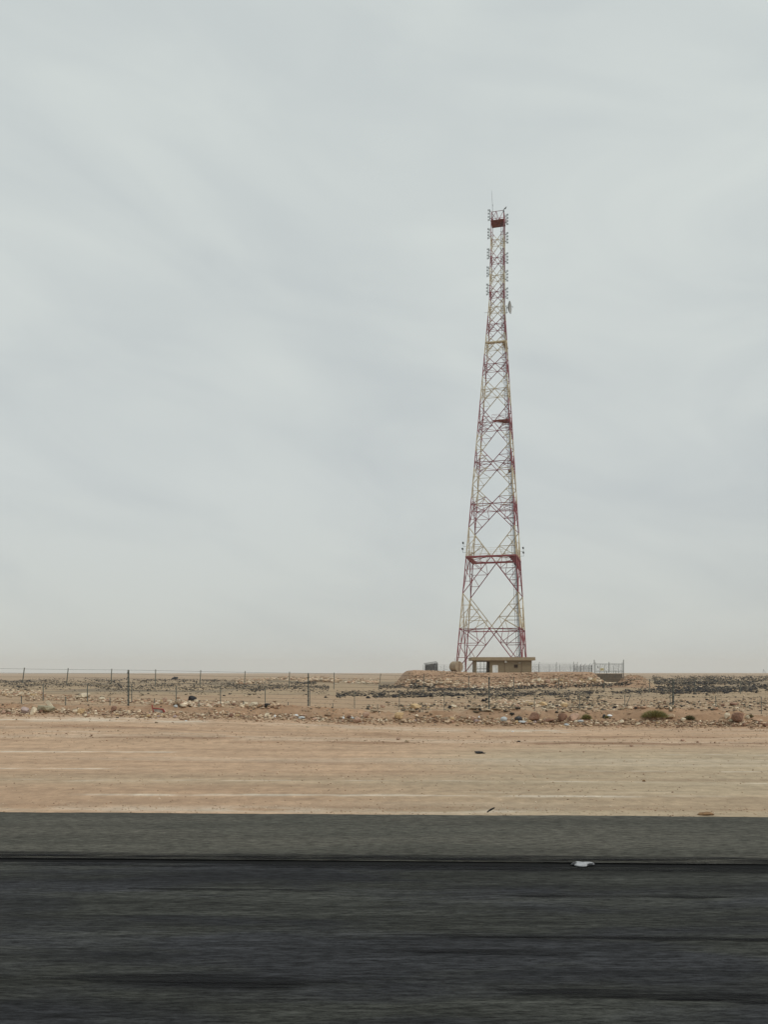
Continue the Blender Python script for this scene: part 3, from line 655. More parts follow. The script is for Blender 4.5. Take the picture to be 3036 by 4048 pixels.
rubble('black_rubble', 'bands of black volcanic rubble lying across the plain', 'rubble', [
    (1500, [(1690, 2728), (1900, 2725), (2130, 2717), (2300, 2710), (2500, 2706)], 6, (.2, .8), BLK, 1),
    (2300, [(1480, 2750), (1800, 2748), (2130, 2742), (2400, 2738), (2700, 2733), (3190, 2728)], 6, (.15, .7), BLK, 1),
    (2300, [(2590, 2704), (2800, 2700), (3190, 2700)], 9, (.2, 1.1), BLK, 1),
    (2300, [(2600, 2727), (3190, 2722)], 11, (.2, 1.0), BLK, 1),
    (1600, [(2580, 2684), (3190, 2680)], 12, (.4, 1.5), BLK + MIX, 1),
    (1500, [(-150, 2696), (200, 2690), (500, 2688), (900, 2690), (1250, 2702)], 6, (.25, 1.1), BLK, 1),
    (2200, [(-150, 2708), (300, 2706), (700, 2710), (1000, 2712), (1250, 2714)], 13, (.2, .8), BLK + MIX, 1),
    (500, [(1000, 2722), (1300, 2716)], 7, (.2, .6), BLK, 1),
    (700, [(1330, 2742), (1700, 2735)], 9, (.15, .55), BLK + MIX[:2], 1),
    (600, [(1500, 2714), (1640, 2714), (1720, 2716)], 6, (.2, .8), BLK, 1),
    (450, [(1625, 2710), (1670, 2702), (1712, 2714)], 7, (.3, .9), BLK, 0),
    (2600, [(1700, 2735), (2500, 2730), (3190, 2715)], 26, (.12, .6), MIX + BLK[:2] + TAN[:2], 1),
    (1100, [(0, 2715), (1300, 2725)], 18, (.1, .5), MIX, 1)])

# ------------------------------------------------------------------ lattice tower
TH = R(14.3); TY = 230.0; TX = 31.5; Z0 = 2.3
ax = Vector((math.cos(TH), -math.sin(TH), 0)); bx = Vector((math.sin(TH), math.cos(TH), 0))
def side(z):
    if z < 109: return 18.45 + (4.0 - 18.45) * (z - Z0) / (109 - Z0)
    return 4.0 + (3.55 - 4.0) * (z - 109) / (134.3 - 109)
def cen(z): return Vector((TX + .0125 * (z - 14), TY, z))
SG = {'A': (-1, -1), 'C': (1, -1), 'D': (1, 1), 'B': (-1, 1)}
def tp(a, b_, z):          # a, b in -1..1 across the tower at height z
    s = side(z) / 2; return cen(z) + ax * (a * s) + bx * (b_ * s)
def corner(k, z): return tp(*SG[k], z)
def zy(py):                 # height on the near left leg for a photo row
    z = 60.0
    for _ in range(30):
        z = CH + (HZ - py) * corner('A', z).y / F
    return z
BY = [2482, 2345, 2202, 2084, 1967, 1848, 1782, 1713, 1580, 1487, 1400, 1321, 1250, 1186, 1126, 1056, 986, 935]
BZ = [zy(y) for y in BY]
def band(z): return sum(1 for q in BZ if z > q) % 2     # 0 red, 1 cream
tower = empty('lattice_tower', tuple(cen(Z0)), 'tall lattice mast banded red and cream standing behind the tan building', 'tower')
def member(mb, p0, p1, fn):
    p0, p1 = Vector(p0), Vector(p1)
    if p0.z > p1.z: p0, p1 = p1, p0
    cuts = [0.0] + [(q - p0.z) / (p1.z - p0.z) for q in BZ if p0.z + .05 < q < p1.z - .05] + [1.0] if p1.z - p0.z > .3 else [0.0, 1.0]
    for a, c in zip(cuts, cuts[1:]):
        q0, q1 = p0.lerp(p1, a), p0.lerp(p1, c); fn(mb, q0, q1, band((q0.z + q1.z) / 2))
def ang(w): return lambda mb, a, c, m_: mb.angle(a, c, w, w * .16, m_)
def tub(r): return lambda mb, a, c, m_: mb.tube(a, c, r, n=8, mi=m_, caps=False)
TM2 = [M['red'], M['cream']]
NY = [2655, 2345, 2084, 1914, 1753, 1603, 1487, 1400, 1321, 1250, 1186, 1126, 1056, 986, 915]
NZ = [Z0] + [zy(y) for y in NY[1:]]; TOPZ = zy(838)
def tk(z): return .5 + .5 * (1 - min(1, z / 125))     # members get lighter with height
for k in 'ACBD':
    for z0, z1 in zip(NZ, NZ[1:] + [TOPZ]):
        mb = MB(); member(mb, corner(k, z0), corner(k, z1), tub(.15 * tk(z0) + .01)); mb.build('leg_section', TM2, tower)
    mb = MB(); mb.box(tuple(corner(k, Z0 - .1)), (1.1, 1.1, .6), taper=.8); mb.build('footing', M['slab'], tower)
FACES = [('A', 'C'), ('C', 'D'), ('D', 'B'), ('B', 'A')]
sec = []; planm = MB(); XZ = []
for i, (z0, z1) in enumerate(zip(NZ, NZ[1:])):
    w0, w1 = side(z0), side(z1); t = w0 / (w0 + w1); zx = z0 + (z1 - z0) * t; XZ.append(zx); th = tk(z0)
    mids = []
    for f, (k0, k1) in enumerate(FACES):
        a0, a1, c0, c1 = corner(k0, z0), corner(k0, z1), corner(k1, z0), corner(k1, z1)
        X_ = a0.lerp(c1, t); mids.append(X_); h0, h1 = corner(k0, zx), corner(k1, zx)
        for p, q in ((a0, c1), (c0, a1)):
            mb = MB(); off = (bx if f in (0, 2) else ax) * (.04 if p is a0 else -.04)
            member(mb, p + off, q + off, ang(.235 * th)); mb.build('diagonal_brace', TM2, tower)
        if side(z0) > 3.9 or i % 1 == 0:
            mb = MB(); 
            m_ = band(zx) if i != 0 else 0
            if i in (0, 1): m_ = 0
            for p, q in ((h0, X_), (X_, h1)): mb.angle(p, q, .19 * th, .03, m_)
            mb.build('horizontal_beam', TM2, tower)
        if i < 6:
            mb = MB(); n_ = (X_ - cen(zx)); n_.z = 0; n_.normalize(); rz = math.atan2(n_.y, n_.x) + math.pi / 2; g_ = .62 * th
            mb.box(tuple(X_ + n_ * .1), (g_, .03, g_), mi=0 if i in (0, 1, 4) else band(zx), rz=rz); mb.build('gusset_plate', TM2, tower)
        # redundant members in the four triangles of each face
        for (nd, hh) in ((a0, h0), (c0, h1), (a1, h0), (c1, h1)):
            nn = 3 if i < 5 else 2
            Ps = [nd.lerp(X_, j / nn) for j in range(1, nn)]; Qs = [nd.lerp(hh, j / nn) for j in range(1, nn)]
            w = .15 * th
            for P_, Q_ in zip(Ps, Qs): sec.append((P_, Q_, w, i))
            for j in range(len(Ps)):
                nxt = Qs[j + 1] if j + 1 < len(Qs) else hh
                sec.append((Ps[j], nxt, w, i))
            if i < 3: sec.append((Ps[-1], hh.lerp(X_, .55), w, i))
    for j in range(4):
        planm = MB(); planm.angle(mids[j], mids[(j + 1) % 4], .13 * th, .02, band(zx) if i > 1 else 0)
        c_ = corner(FACES[j][1], zx); planm.angle(mids[j].lerp(mids[(j + 1) % 4], .5), c_, .1 * th, .02, band(zx) if i > 1 else 0)
        planm.build('plan_brace', TM2, tower)
sec.sort(key=lambda s: -(s[0] - s[1]).length * s[2])
rest = MB()
for i, (p, q, w, lv) in enumerate(sec):
    if i < 290:
        mb = MB(); member(mb, p, q, ang(w)); mb.build('secondary_brace', TM2, tower)
    else: member(rest, p, q, ang(w))
rest.build('small_bracing', TM2, tower, kind='stuff')
# inner face of the narrow head: top truss, sheet panels, platform
zp0 = zp1 = zy(874)
for k0, k1 in FACES:
    mb = MB(); u0, u1 = corner(k0, zp1 + .15), corner(k1, zp1 + .15); t0, t1 = corner(k0, TOPZ), corner(k1, TOPZ)
    for p, q in ((u0, u1), (t0, t1), (u0, t0.lerp(t1, .4)), (t0.lerp(t1, .4), u0.lerp(u1, .62)), (u0.lerp(u1, .62), t1), (t0, u0.lerp(u1, .45)), (u0.lerp(u1, .45), t0.lerp(t1, .4))): mb.angle(p, q, .1, .02, 0)
    mb.build('top_truss', TM2, tower)
mb = MB(); c_ = cen(zp0 + .05); mb.box(tuple(c_), (side(zp0) + .35, side(zp0) + .35, .08), rz=-TH); tpf = mb.build('top_platform', M['panelred'], tower)
for j in range(5):
    mb = MB(); t_ = -.9 + .45 * j; mb.tube(tp(t_, -1, zp0 - .05), tp(t_, 1, zp0 - .05), .06, n=4); mb.build('joist', M['red'], tpf)
mb = MB(); mb.tube(tp(-1, -.9, zp0 - .12), tp(1, .9, zp0 - .12), .06, n=4); mb.build('joist', M['red'], tpf)
# lightning rod on the near left corner
mb = MB(); q = corner('A', TOPZ) + ax * .35 + bx * .1; q.z = zp1
mb.tube(q, q + Vector((0, 0, 4.6)), .055, .05); mb.tube(q + Vector((0, 0, 4.6)), q + Vector((-.1, 0, 6.1 - .3)), .04, .035); mb.tube(q + Vector((0, 0, 4.45)), q + Vector((0, 0, 4.75)), .09, .09)
topm = CH + (HZ - 752) * q.y / F; mb.tube(q + Vector((-.1, 0, 5.8)), (q.x - .28, q.y, topm), .04, .02); mb.build('lightning_rod', M['darksteel'], tower)
mb = MB(); q = corner('A', zy(1235)); mb.tube(q, q - ax * 1.1, .035, n=5); mb.build('bracket', M['darksteel'], tower)
# ring platform with guard rail
def ring(z, depth, wid, mats, mi, label=None, rail=True, faces=FACES):
    s = side(z) / 2
    for k0, k1 in faces:
        mb = MB(); a, c = corner(k0, z), corner(k1, z); n_ = ((a + c) / 2 - cen(z)); n_.z = 0; n_.normalize(); e_ = (c - a).normalized()
        A_, C_ = a + n_ * .2, c + n_ * .2; A2, C2 = a - n_ * wid + e_ * wid, c - n_ * wid - e_ * wid
        up = Vector((0, 0, depth)); vs = [A_, C_, C2, A2, A_ + up, C_ + up, C2 + up, A2 + up]
        mb.add(vs, [(3, 2, 1, 0), (4, 5, 6, 7), (0, 1, 5, 4), (1, 2, 6, 5), (2, 3, 7, 6), (3, 0, 4, 7)], mi)
        mb.build('walkway_deck', mats, tower)
        if rail:
            mb = MB()
            for hh in (.5, 1.0, 1.5, 2.1):
                mb.tube(a + up * 1 + Vector((0, 0, hh)), c + up + Vector((0, 0, hh)), .03, n=4, mi=1)
            for j in range(9):
                q = a.lerp(c, (j + .5) / 9) + up; mb.tube(q, q + Vector((0, 0, 1.6)), .03, n=4, mi=1)
            mb.build('guard_rail', mats, tower)
ring(zy(2204), .40, 1.2, TM2, 0)
ring(zy(1357), .30, .9, [M['red'], M['cream']], 1, rail=False, faces=FACES[:2])
# half deck on the right side
z = zy(1667); mb = MB(); pts = [tp(-.12, -.98, z), tp(.98, -.98, z), tp(.98, -.05, z), tp(.55, -.3, z)]
up = Vector((0, 0, .18)); mb.add(pts + [p + up for p in pts], [(3, 2, 1, 0), (4, 5, 6, 7), (0, 1, 5, 4), (1, 2, 6, 5), (2, 3, 7, 6), (3, 0, 4, 7)])
mb.build('rest_platform', M['panelred'], tower)
mb = MB()
for hh in (.9, 1.7): 
    for p, q in zip(pts, pts[1:] + pts[:1]): mb.tube(p + Vector((0, 0, hh)), q + Vector((0, 0, hh)), .03, n=4)
for p in pts + [pts[0].lerp(pts[1], .4)]: mb.tube(p, p + Vector((0, 0, 1.7)), .035, n=4)
mb.build('rest_platform_rail', M['red'], tower)
# corner haunches under the first walkway
mb = MB(); z = zy(2206)
for k, (sa, sb) in (('C', (-1, 1)), ('D', (-1, -1))):
    c_ = corner(k, z); c2 = corner(k, z - 2.6)
    mb.add([c_, c_ + ax * sa * 2.2, c2], [(0, 1, 2), (2, 1, 0)]); mb.add([c_, c_ + bx * sb * 2.2, c2], [(0, 1, 2), (2, 1, 0)])
mb.build('haunch_plate', M['red'], tower)
# ladder and cable tray climbing inside the near right leg
lad = MB(); rung = MB(); cab = MB(); zs = list(np.linspace(Z0 + .5, zp0, 26))
def lp(z, da, db): s = side(z) / 2; return cen(z) + ax * (s - 1.15 * (.45 + .55 * s / 9) + da) + bx * (-s + 1.0 + db)
for z0, z1 in zip(zs, zs[1:]):
    for da in (-.24, .24): lad.tube(lp(z0, da, 0), lp(z1, da, 0), .05, n=4, caps=False)
    for da in (.45, .60, .75): cab.tube(lp(z0, da, .25), lp(z1, da, .25), .055, n=5, caps=False)
z = Z0 + .6
while z < zp0: rung.tube(lp(z, -.24, 0), lp(z, .24, 0), .02, n=4, caps=False); z += .42
z = Z0 + .8
while z < zp0: cab.tube(lp(z, .40, .2), lp(z, .84, .2), .035, n=4); rung.tube(lp(z, -.5, .1), lp(z, .3, .1), .03, n=4); z += 1.7
lo_ = lad.build('ladder', M['galv'], tower); rung.build('ladder_rungs', M['galv'], lo_, kind='stuff'); cab.build('cable_tray', M['galv'], tower)
mb = MB(); z = zy(1872); mb.tube(lp(z, .1, 0), lp(z + .7, .1, 0), .38, .38, n=10); mb.build('equipment_drum', M['rust'], tower)

# antennas bolted to the legs
def dipole_array(leg, sgn, y0, y1, lab):
    q = corner(leg, 100); 
    yy = corner(leg, 128).y; zt = CH + (HZ - y0) * yy / F; zb = CH + (HZ - y1) * yy / F
    dirv = ax * sgn; m = corner(leg, (zt + zb) / 2) + dirv * .42
    t = empty('dipole_antenna', (m.x, m.y, zb), lab, 'antenna', 'dipole antenna arrays on the head of the tower')
    mast = MB(); mast.tube((m.x, m.y, zb), (m.x, m.y, zt), .07, n=6); mast.build('mast', M['darksteel'], t)
    for s_ in (.2, .82):
        z = zb + (zt - zb) * s_; lg = corner(leg, z); a = MB(); a.tube((lg.x, lg.y, z), (m.x, m.y, z), .07, n=5); a.box((m.x, m.y, z), (.22, .22, .26)); a.build('arm', M['darksteel'], t)
    for s_ in (.06, .34, .62, .92):
        z = zb + (zt - zb) * s_; e_ = m + dirv * .42; a = MB(); a.tube((m.x, m.y, z), (e_.x, e_.y, z), .06, n=5)
        a.tube((e_.x, e_.y, z - .30), (e_.x, e_.y, z + .30), .06, n=5)
        for hh in (-.12, .12): a.tube((m.x + dirv.x * .15, m.y + dirv.y * .15, z + hh * 1.6), (e_.x + dirv.x * .18, e_.y + dirv.y * .18, z + hh), .035, n=4)
        a.build('dipole', M['darksteel'], t)
ords = ['topmost', 'second from the top', 'third from the top', 'fourth from the top', 'lowest']
for i, (a, c) in enumerate(((826, 871), (901, 943), (981, 1023), (1053, 1093), (1121, 1166))):
    dipole_array('A', -1, a, c, 'dark dipole antenna on the left of the tower head, %s' % ords[i])
for i, (a, c) in enumerate(((847, 890), (919, 963), (999, 1043), (1068, 1113), (1137, 1182))):
    dipole_array('D', 1, a, c, 'dark dipole antenna on the right of the tower head, %s' % ords[i])
mb = MB(); q = corner('D', TOPZ - 1.8) + ax * .35; mb.tube(q, q + Vector((0, 0, 1.2)), .13, n=8); mb.tube(q + Vector((0, 0, .2)), corner('D', q.z + .2), .04)
tag(mb.build('panel_antenna', M['panelred']), 'short dark red upright antenna at the top right corner of the tower head', 'antenna')
# dish
dz = CH + (HZ - 1223) * 232.3 / F; lg = corner('D', dz); c_ = lg + ax * .85
dish = empty('dish_antenna', (c_.x, c_.y, dz), 'round grey dish antenna on the right side of the tower below the dipoles', 'dish')
aim = Vector((.93, -.36, 0)).normalized(); sd_ = Vector((0, 0, 1)); rt = aim.cross(sd_)
def dish_surf(off, flip):
    vs = [c_ + aim * off]; fs = []; nr, na = 6, 28
    for i in range(1, nr + 1):
        r_ = 1.72 * i / nr
        for j in range(na):
            a = 2 * math.pi * j / na; vs.append(c_ + aim * (off + .62 * (i / nr) ** 2) + rt * (r_ * math.cos(a)) + sd_ * (r_ * math.sin(a)))
    for j in range(na): fs.append((0, 1 + j, 1 + (j + 1) % na))
    for i in range(nr - 1):
        for j in range(na): a = 1 + i * na; fs.append((a + j, a + na + j, a + na + (j + 1) % na, a + (j + 1) % na))
    return vs, [f[::-1] for f in fs] if flip else fs
mb = MB(); v1, f1 = dish_surf(0, False); v2, f2 = dish_surf(.06, True); mb.add(v1, f1); mb.add(v2, f2)
na = 28; n1_ = len(v1) - na; mb.add(v1[n1_:] + v2[n1_:], [(j, (j + 1) % na, na + (j + 1) % na, na + j) for j in range(na)])
mb.build('reflector', M['dish'], dish, smooth=True)
mb = MB()
for j in range(na):
    a = 2 * math.pi * j / na; a2 = 2 * math.pi * (j + 1) / na; mb.tube(c_ + aim * .64 + rt * 1.72 * math.cos(a) + sd_ * 1.72 * math.sin(a), c_ + aim * .64 + rt * 1.72 * math.cos(a2) + sd_ * 1.72 * math.sin(a2), .05, n=5)
mb.build('rim', M['darksteel'], dish)
mb = MB()
for a in (.5, 2.6, 4.7): mb.tube(c_ + aim * .64 + rt * 1.7 * math.cos(a) + sd_ * 1.7 * math.sin(a), c_ + aim * 1.35, .03, n=4)
mb.tube(c_ + aim * 1.25, c_ + aim * 1.55, .1, .06); mb.build('feed', M['darksteel'], dish)
mb = MB(); pm = lg + ax * .45
mb.tube((pm.x, pm.y, dz - 1.6), (pm.x, pm.y, dz + .7), .08)
for hh in (-1.4, .55): mb.tube((pm.x, pm.y, dz + hh), corner('D', dz + hh), .07)
mb.tube((pm.x, pm.y, dz), c_ , .12); mb.tube((pm.x, pm.y, dz - 1.4), c_ + aim * .3 - sd_ * 1.2, .04); mb.build('mount', M['darksteel'], dish)
# small lamps on arms
def lamp(leg, sgn, py, lab, k):
    yy = corner(leg, 35).y; z = CH + (HZ - py) * yy / F; lg = corner(leg, z); e_ = lg + ax * sgn * 1.05
    t = empty('lamp', tuple(e_), lab, 'lamp', 'small lamps on the arms beside the first walkway')
    mb = MB(); mb.tube(lg, e_, .035, n=5); mb.tube(e_, e_ + Vector((0, 0, .7)), .035, n=5); mb.build('arm', M['darksteel'], t)
    q = e_ + Vector((0, 0, .75)); mb = MB(); mb.tube(q, q + Vector((0, 0, .5)) - ax * .12, .2, .28, n=8); mb.tube(q + Vector((0, 0, .5)) - ax * .12, q + Vector((0, 0, .62)) - ax * .15, .28, .1, n=8); mb.build('lamp_head', M['darksteel'], t)
lamp('A', -1, 2160, 'upper small dark lamp on an arm left of the first walkway', 0); lamp('A', -1, 2184, 'lower small dark lamp on an arm left of the first walkway', 1)
lamp('D', 1, 2181, 'upper small dark lamp on an arm right of the first walkway', 2); lamp('D', 1, 2199, 'lower small dark lamp on an arm right of the first walkway', 3)
# bird perched on the top right corner
ct = corner('C', TOPZ) + ax * .45 + Vector((0, 0, .45)); mb = MB()
prof = [(-.42, 0, -.22, .03), (-.25, 0, -.12, .10), (-.05, 0, 0, .20), (.14, 0, .16, .17), (.22, 0, .34, .11), (.30, 0, .44, .10), (.44, 0, .44, .02)]
bm_ = MB()
for a, c in zip(prof, prof[1:]): bm_.tube(ct + Vector(a[:3]), ct + Vector(c[:3]), a[3], c[3], n=8)
bird = bm_.build('bird', M['darksteel']); tag(bird, 'dark bird perched on the top right corner of the tower', 'bird')
mb = MB(); mb.tube(ct + Vector((0, 0, -.15)), corner('C', TOPZ), .03); mb.tube(corner('C', TOPZ - .5), corner('C', TOPZ + .35), .2, .04, n=6); mb.build('corner_finial', M['darksteel'], tower)

# ------------------------------------------------------------------ equipment building
BYF = 215.0; KB = F / BYF
def bxp(px): return (px - CX) / KB
bz = 2.02; wx0, wx1 = bxp(1880), bxp(2103); wd = 7.0; wallh = (2659 - 2610) / KB; wt = wallh + bz
bld = empty('equipment_building', ((wx0 + wx1) / 2, BYF, bz), 'low flat roofed tan building with white door and open porch below the tower', 'building')
px0, px1 = bxp(1929), bxp(1942)   # porch inner wall seen obliquely
xi = bxp(1937)
def wbox(name, x0, x1, y0, y1, z0, z1, m, parent=bld):
    b = MB(); b.box(((x0 + x1) / 2, (y0 + y1) / 2, (z0 + z1) / 2), (x1 - x0, y1 - y0, z1 - z0)); return b.build(name, m, parent)
# closed room with a real opening for door and window
zb_ = bz - .5; dx0, dx1, dtop = bxp(1948), bxp(1968.5), bz + 30.5 / KB - .03
wn0, wn1, wz0, wz1 = bxp(2033), bxp(2048), CH + (HZ - 2639.5) / KB, CH + (HZ - 2627) / KB
b = MB(); T = .25; yf = BYF
def bb(x0, x1, y0, y1, z0, z1): b.box(((x0 + x1) / 2, (y0 + y1) / 2, (z0 + z1) / 2), (x1 - x0, y1 - y0, z1 - z0))
bb(xi, dx0, yf, yf + T, zb_, wt); bb(dx0, dx1, yf, yf + T, dtop, wt); bb(dx1, wn0, yf, yf + T, zb_, wt)
bb(wn0, wn1, yf, yf + T, zb_, wz0); bb(wn0, wn1, yf, yf + T, wz1, wt); bb(wn1, wx1, yf, yf + T, zb_, wt)
b.build('front_wall', M['wall'], bld)
wbox('side_wall', wx1 - T, wx1, yf + T, yf + wd, zb_, wt, M['wall'])
wbox('porch_wall', xi, xi + T, yf + T, yf + wd, zb_, wt, M['wallin'])
wbox('rear_wall', xi + T, wx1 - T, yf + wd - T, yf + wd, zb_, wt, M['wall'])
wbox('porch_pillar', wx0 - .02, wx0 + .33, yf, yf + .5, zb_, wt - .3, M['wallin']); wbox('porch_pillar', wx0 - .02, wx0 + .33, yf + wd - .5, yf + wd, zb_, wt - .3, M['wallin'])
wbox('porch_beam', wx0 - .02, xi, yf, yf + .4, wt - .3, wt, M['wallin']); wbox('porch_beam', wx0 - .02, xi, yf + wd - .4, yf + wd, wt - .3, wt, M['wallin'])
wbox('porch_beam', wx0 - .02, wx0 + .33, yf + .4, yf + wd - .4, wt - .3, wt, M['wallin'])
sl = wbox('roof', bxp(1865), bxp(2115), yf - .8, yf + wd + .6, wt, wt + 12.8 / KB, M['slab'])
# low side wall on the left of the porch
wbox('side_wall', wx0 - .02, wx0 + .22, yf + .5, yf + wd - .5, zb_, wt - .3, M['wallin'])
# porch grille in front
b = MB(); gx0, gx1 = wx0 + .33, bxp(1937); 
zmid = CH + (HZ - 2644) / KB
for px in (1884.5, 1900, 1915, 1928.5): b.box((bxp(px), yf + .2, (bz + wt - .3) / 2), (.11, .1, wt - .3 - bz))
b.box(((gx0 + gx1) / 2, yf + .2, zmid), (gx1 - gx0, .08, .12)); b.box(((gx0 + gx1) / 2, yf + .2, bz + .3), (gx1 - gx0, .08, .08)); b.box(((gx0 + gx1) / 2, yf + .2, wt - .36), (gx1 - gx0, .08, .1))
b.build('porch_grille', M['blackgap'], bld)
dr = wbox('door', dx0 + .14, dx1 - .14, yf + .03, yf + .09, bz, dtop - .14, M['door'])
b = MB(); bb2 = b.box
for x in (dx0 + .05, dx1 - .05): b.box((x, yf - .01, (bz + dtop) / 2), (.19, .14, dtop - bz))
b.box(((dx0 + dx1) / 2, yf - .01, dtop - .05), (dx1 - dx0 - .09, .14, .19)); b.build('frame', M['dframe'], dr)
b = MB(); b.box((dx1 - .32, yf + .01, bz + 1.0), (.05, .05, .25)); b.build('handle', M['blackgap'], dr)
b = MB(); b.box(((dx0 + dx1) / 2 + .12, yf + .022, (bz + dtop) / 2), (.02, .012, dtop - bz - .3)); b.build('door_seam', M['galv'], dr)
wn = wbox('window', wn0, wn1, yf + .15, yf + .19, wz0, wz1, M['blackgap'])
b = MB()
for j in range(5): b.box((wn0 + (wn1 - wn0) * (j + .5) / 5, yf + .03, (wz0 + wz1) / 2), (.05, .05, wz1 - wz0))
b.build('bar', M['rust'], wn)
b = MB(); b.box(((wn0 + wn1) / 2 - .05, yf - .06, wz0 - .04), (wn1 - wn0 + .2, .12, .08)); b.box((wn0 - .12, yf - .02, (wz0 + wz1) / 2), (.14, .06, .3)); b.build('sill', M['wall'], wn)
for px in (1995.0, 2062.0): wbox('conduit', bxp(px) - .045, bxp(px) + .045, yf - .06, yf - .003, bz, wt - (.25 if px < 2000 else .45), M['rust'])
b = MB(); b.box((bxp(1999), yf - .25, CH + (HZ - 2616) / KB), (.55, .45, .42), taper=.8); b.tube((bxp(1999), yf - .3, wt - .02), (bxp(1999), yf - .3, wt - .2), .2, .28, n=10); b.build('wall_lamp', M['white'], bld)
b = MB(); b.box((bxp(2055), yf - .08, CH + (HZ - 2620.5) / KB), (.55, .16, .09), rz=.1); b.build('vent_hood', M['white'], bld)
b = MB(); b.tube((bxp(2113), yf + 1, wt + .3), (bxp(2123.5), yf + 1, wt + .3), .07); b.build('drain_spout', M['white'], bld)
wbox('plinth', wx0 - .1, wx1 + .1, yf - .12, yf - .065, zb_, bz + .10, M['wallin'])
# thin mast on the roof corner
t = empty('roof_mast', (bxp(1864), yf + 4, wt), 'thin dark rod mast with short cross pieces at the left corner of the building roof', 'mast')
b = MB(); mx_ = bxp(1864) + .15; b.tube((mx_, yf + 4, wt + .8), (mx_ - .2, yf + 4, wt + 3.0), .035); b.build('pole', M['darksteel'], t)
b = MB()
for j in range(5): z = wt + 1.1 + j * .4; b.tube((mx_ - .28, yf + 4, z), (mx_ + .18, yf + 4, z + .12), .02)
b.build('cross_piece', M['darksteel'], t)

# ------------------------------------------------------------------ fuel tank
tk_ = Vector((px2x(1815.5, 208), 208, 0)); rad = 21.0 * 208 / F; zt = CH + (HZ - 2635.5) * 208 / F
fa = Vector((math.sin(R(38)), -math.cos(R(38)), 0))       # axis, out of the visible end
tank = empty('storage_tank', (tk_.x, tk_.y, zt - rad), 'fat horizontal sandy cylinder tank left of the tower legs', 'tank')
b = MB(); p0 = Vector((tk_.x, tk_.y, zt)); n = 32; rt2 = fa.cross(Vector((0, 0, 1))); vs = []; fs = []
rings = [(0.05, .0, ), (0.05, .5), (0.02, .93), (0, 1.0), (-2.1, 1.0), (-2.4, .93), (-2.65, .74), (-2.8, .42), (-2.86, 0.0)]
for (d_, r_) in rings:
    for j in range(n): a = 2 * math.pi * j / n; vs.append(p0 + fa * d_ + rt2 * (rad * r_ * math.cos(a)) + Vector((0, 0, rad * r_ * math.sin(a))))
for i in range(len(rings) - 1):
    for j in range(n): fs.append((i * n + j, i * n + (j + 1) % n, (i + 1) * n + (j + 1) % n, (i + 1) * n + j))
b.add(vs, fs); b.build('shell', M['tank'], tank)
b = MB()
for d_ in (0.0, -1.05, -2.1):
    for j in range(n):
        a, a2 = 2 * math.pi * j / n, 2 * math.pi * (j + 1) / n; r_ = rad * 1.005
        b.tube(p0 + fa * d_ + rt2 * r_ * math.cos(a) + Vector((0, 0, r_ * math.sin(a))), p0 + fa * d_ + rt2 * r_ * math.cos(a2) + Vector((0, 0, r_ * math.sin(a2))), .03, n=4)
b.build('weld_band', M['tank'], tank)
b = MB(); q = p0 + fa * .12; b.box((q.x, q.y, zt), (.12, .06, rad * 2.0), rz=math.atan2(rt2.y, rt2.x)); b.build('level_gauge', M['rust'], tank)
b = MB(); q = p0 - fa * .7; b.tube(q + Vector((0, 0, rad)), q + Vector((0, 0, rad + .25)), .25, n=12); b.build('hatch', M['tank'], tank)
b = MB(); q = p0 - fa * 1.6; b.tube(q + Vector((0, 0, rad - .05)), q + Vector((0, 0, rad + .9)), .03); b.build('vent_pipe', M['darksteel'], tank)
for d_ in (-.5, -1.8):
    b = MB(); q = p0 + fa * d_; b.box((q.x, q.y, zt - rad * .93), (rad * 1.3, .3, rad * .5), rz=math.atan2(rt2.y, rt2.x)); b.build('saddle', M['rust'], tank)

# ------------------------------------------------------------------ compound fences
def cpost(parent, x, y, z0, h, lean=(-.35, 0), r=.05, arm=True):
    b = MB(); b.tube((x, y, z0 - .3), (x, y, z0 + h), r, n=6); po = b.build('post', M['darksteel'], parent)
    if arm:
        a = MB(); a.tube((x, y, z0 + h), (x + lean[0], y + lean[1], z0 + h + .45), r * .8, n=5); a.build('barb_arm', M['darksteel'], po)
def chain(parent, p0, p1, z0, h, sp=.22, r=.007, name='mesh'):
    """woven wire between two points: crossing wires inside a rectangle"""
    p0, p1 = Vector((p0[0], p0[1], 0)), Vector((p1[0], p1[1], 0)); Ln = (p1 - p0).length; d_ = (p1 - p0).normalized(); b = MB()
    k = -h
    while k < Ln:
        for s_ in (1, -1):
            a0, a1 = k, k + h; z_0, z_1 = (0, h) if s_ > 0 else (h, 0)
            if a0 < 0: z_0 += s_ * (-a0); a0 = 0
            if a1 > Ln: z_1 -= s_ * (a1 - Ln); a1 = Ln
            if a1 > a0: q0 = p0 + d_ * a0; q1 = p0 + d_ * a1; b.tube((q0.x, q0.y, z0 + z_0), (q1.x, q1.y, z0 + z_1), r, n=3, caps=False)
        k += sp
    return b.build(name, M['wire'], parent, kind='stuff')
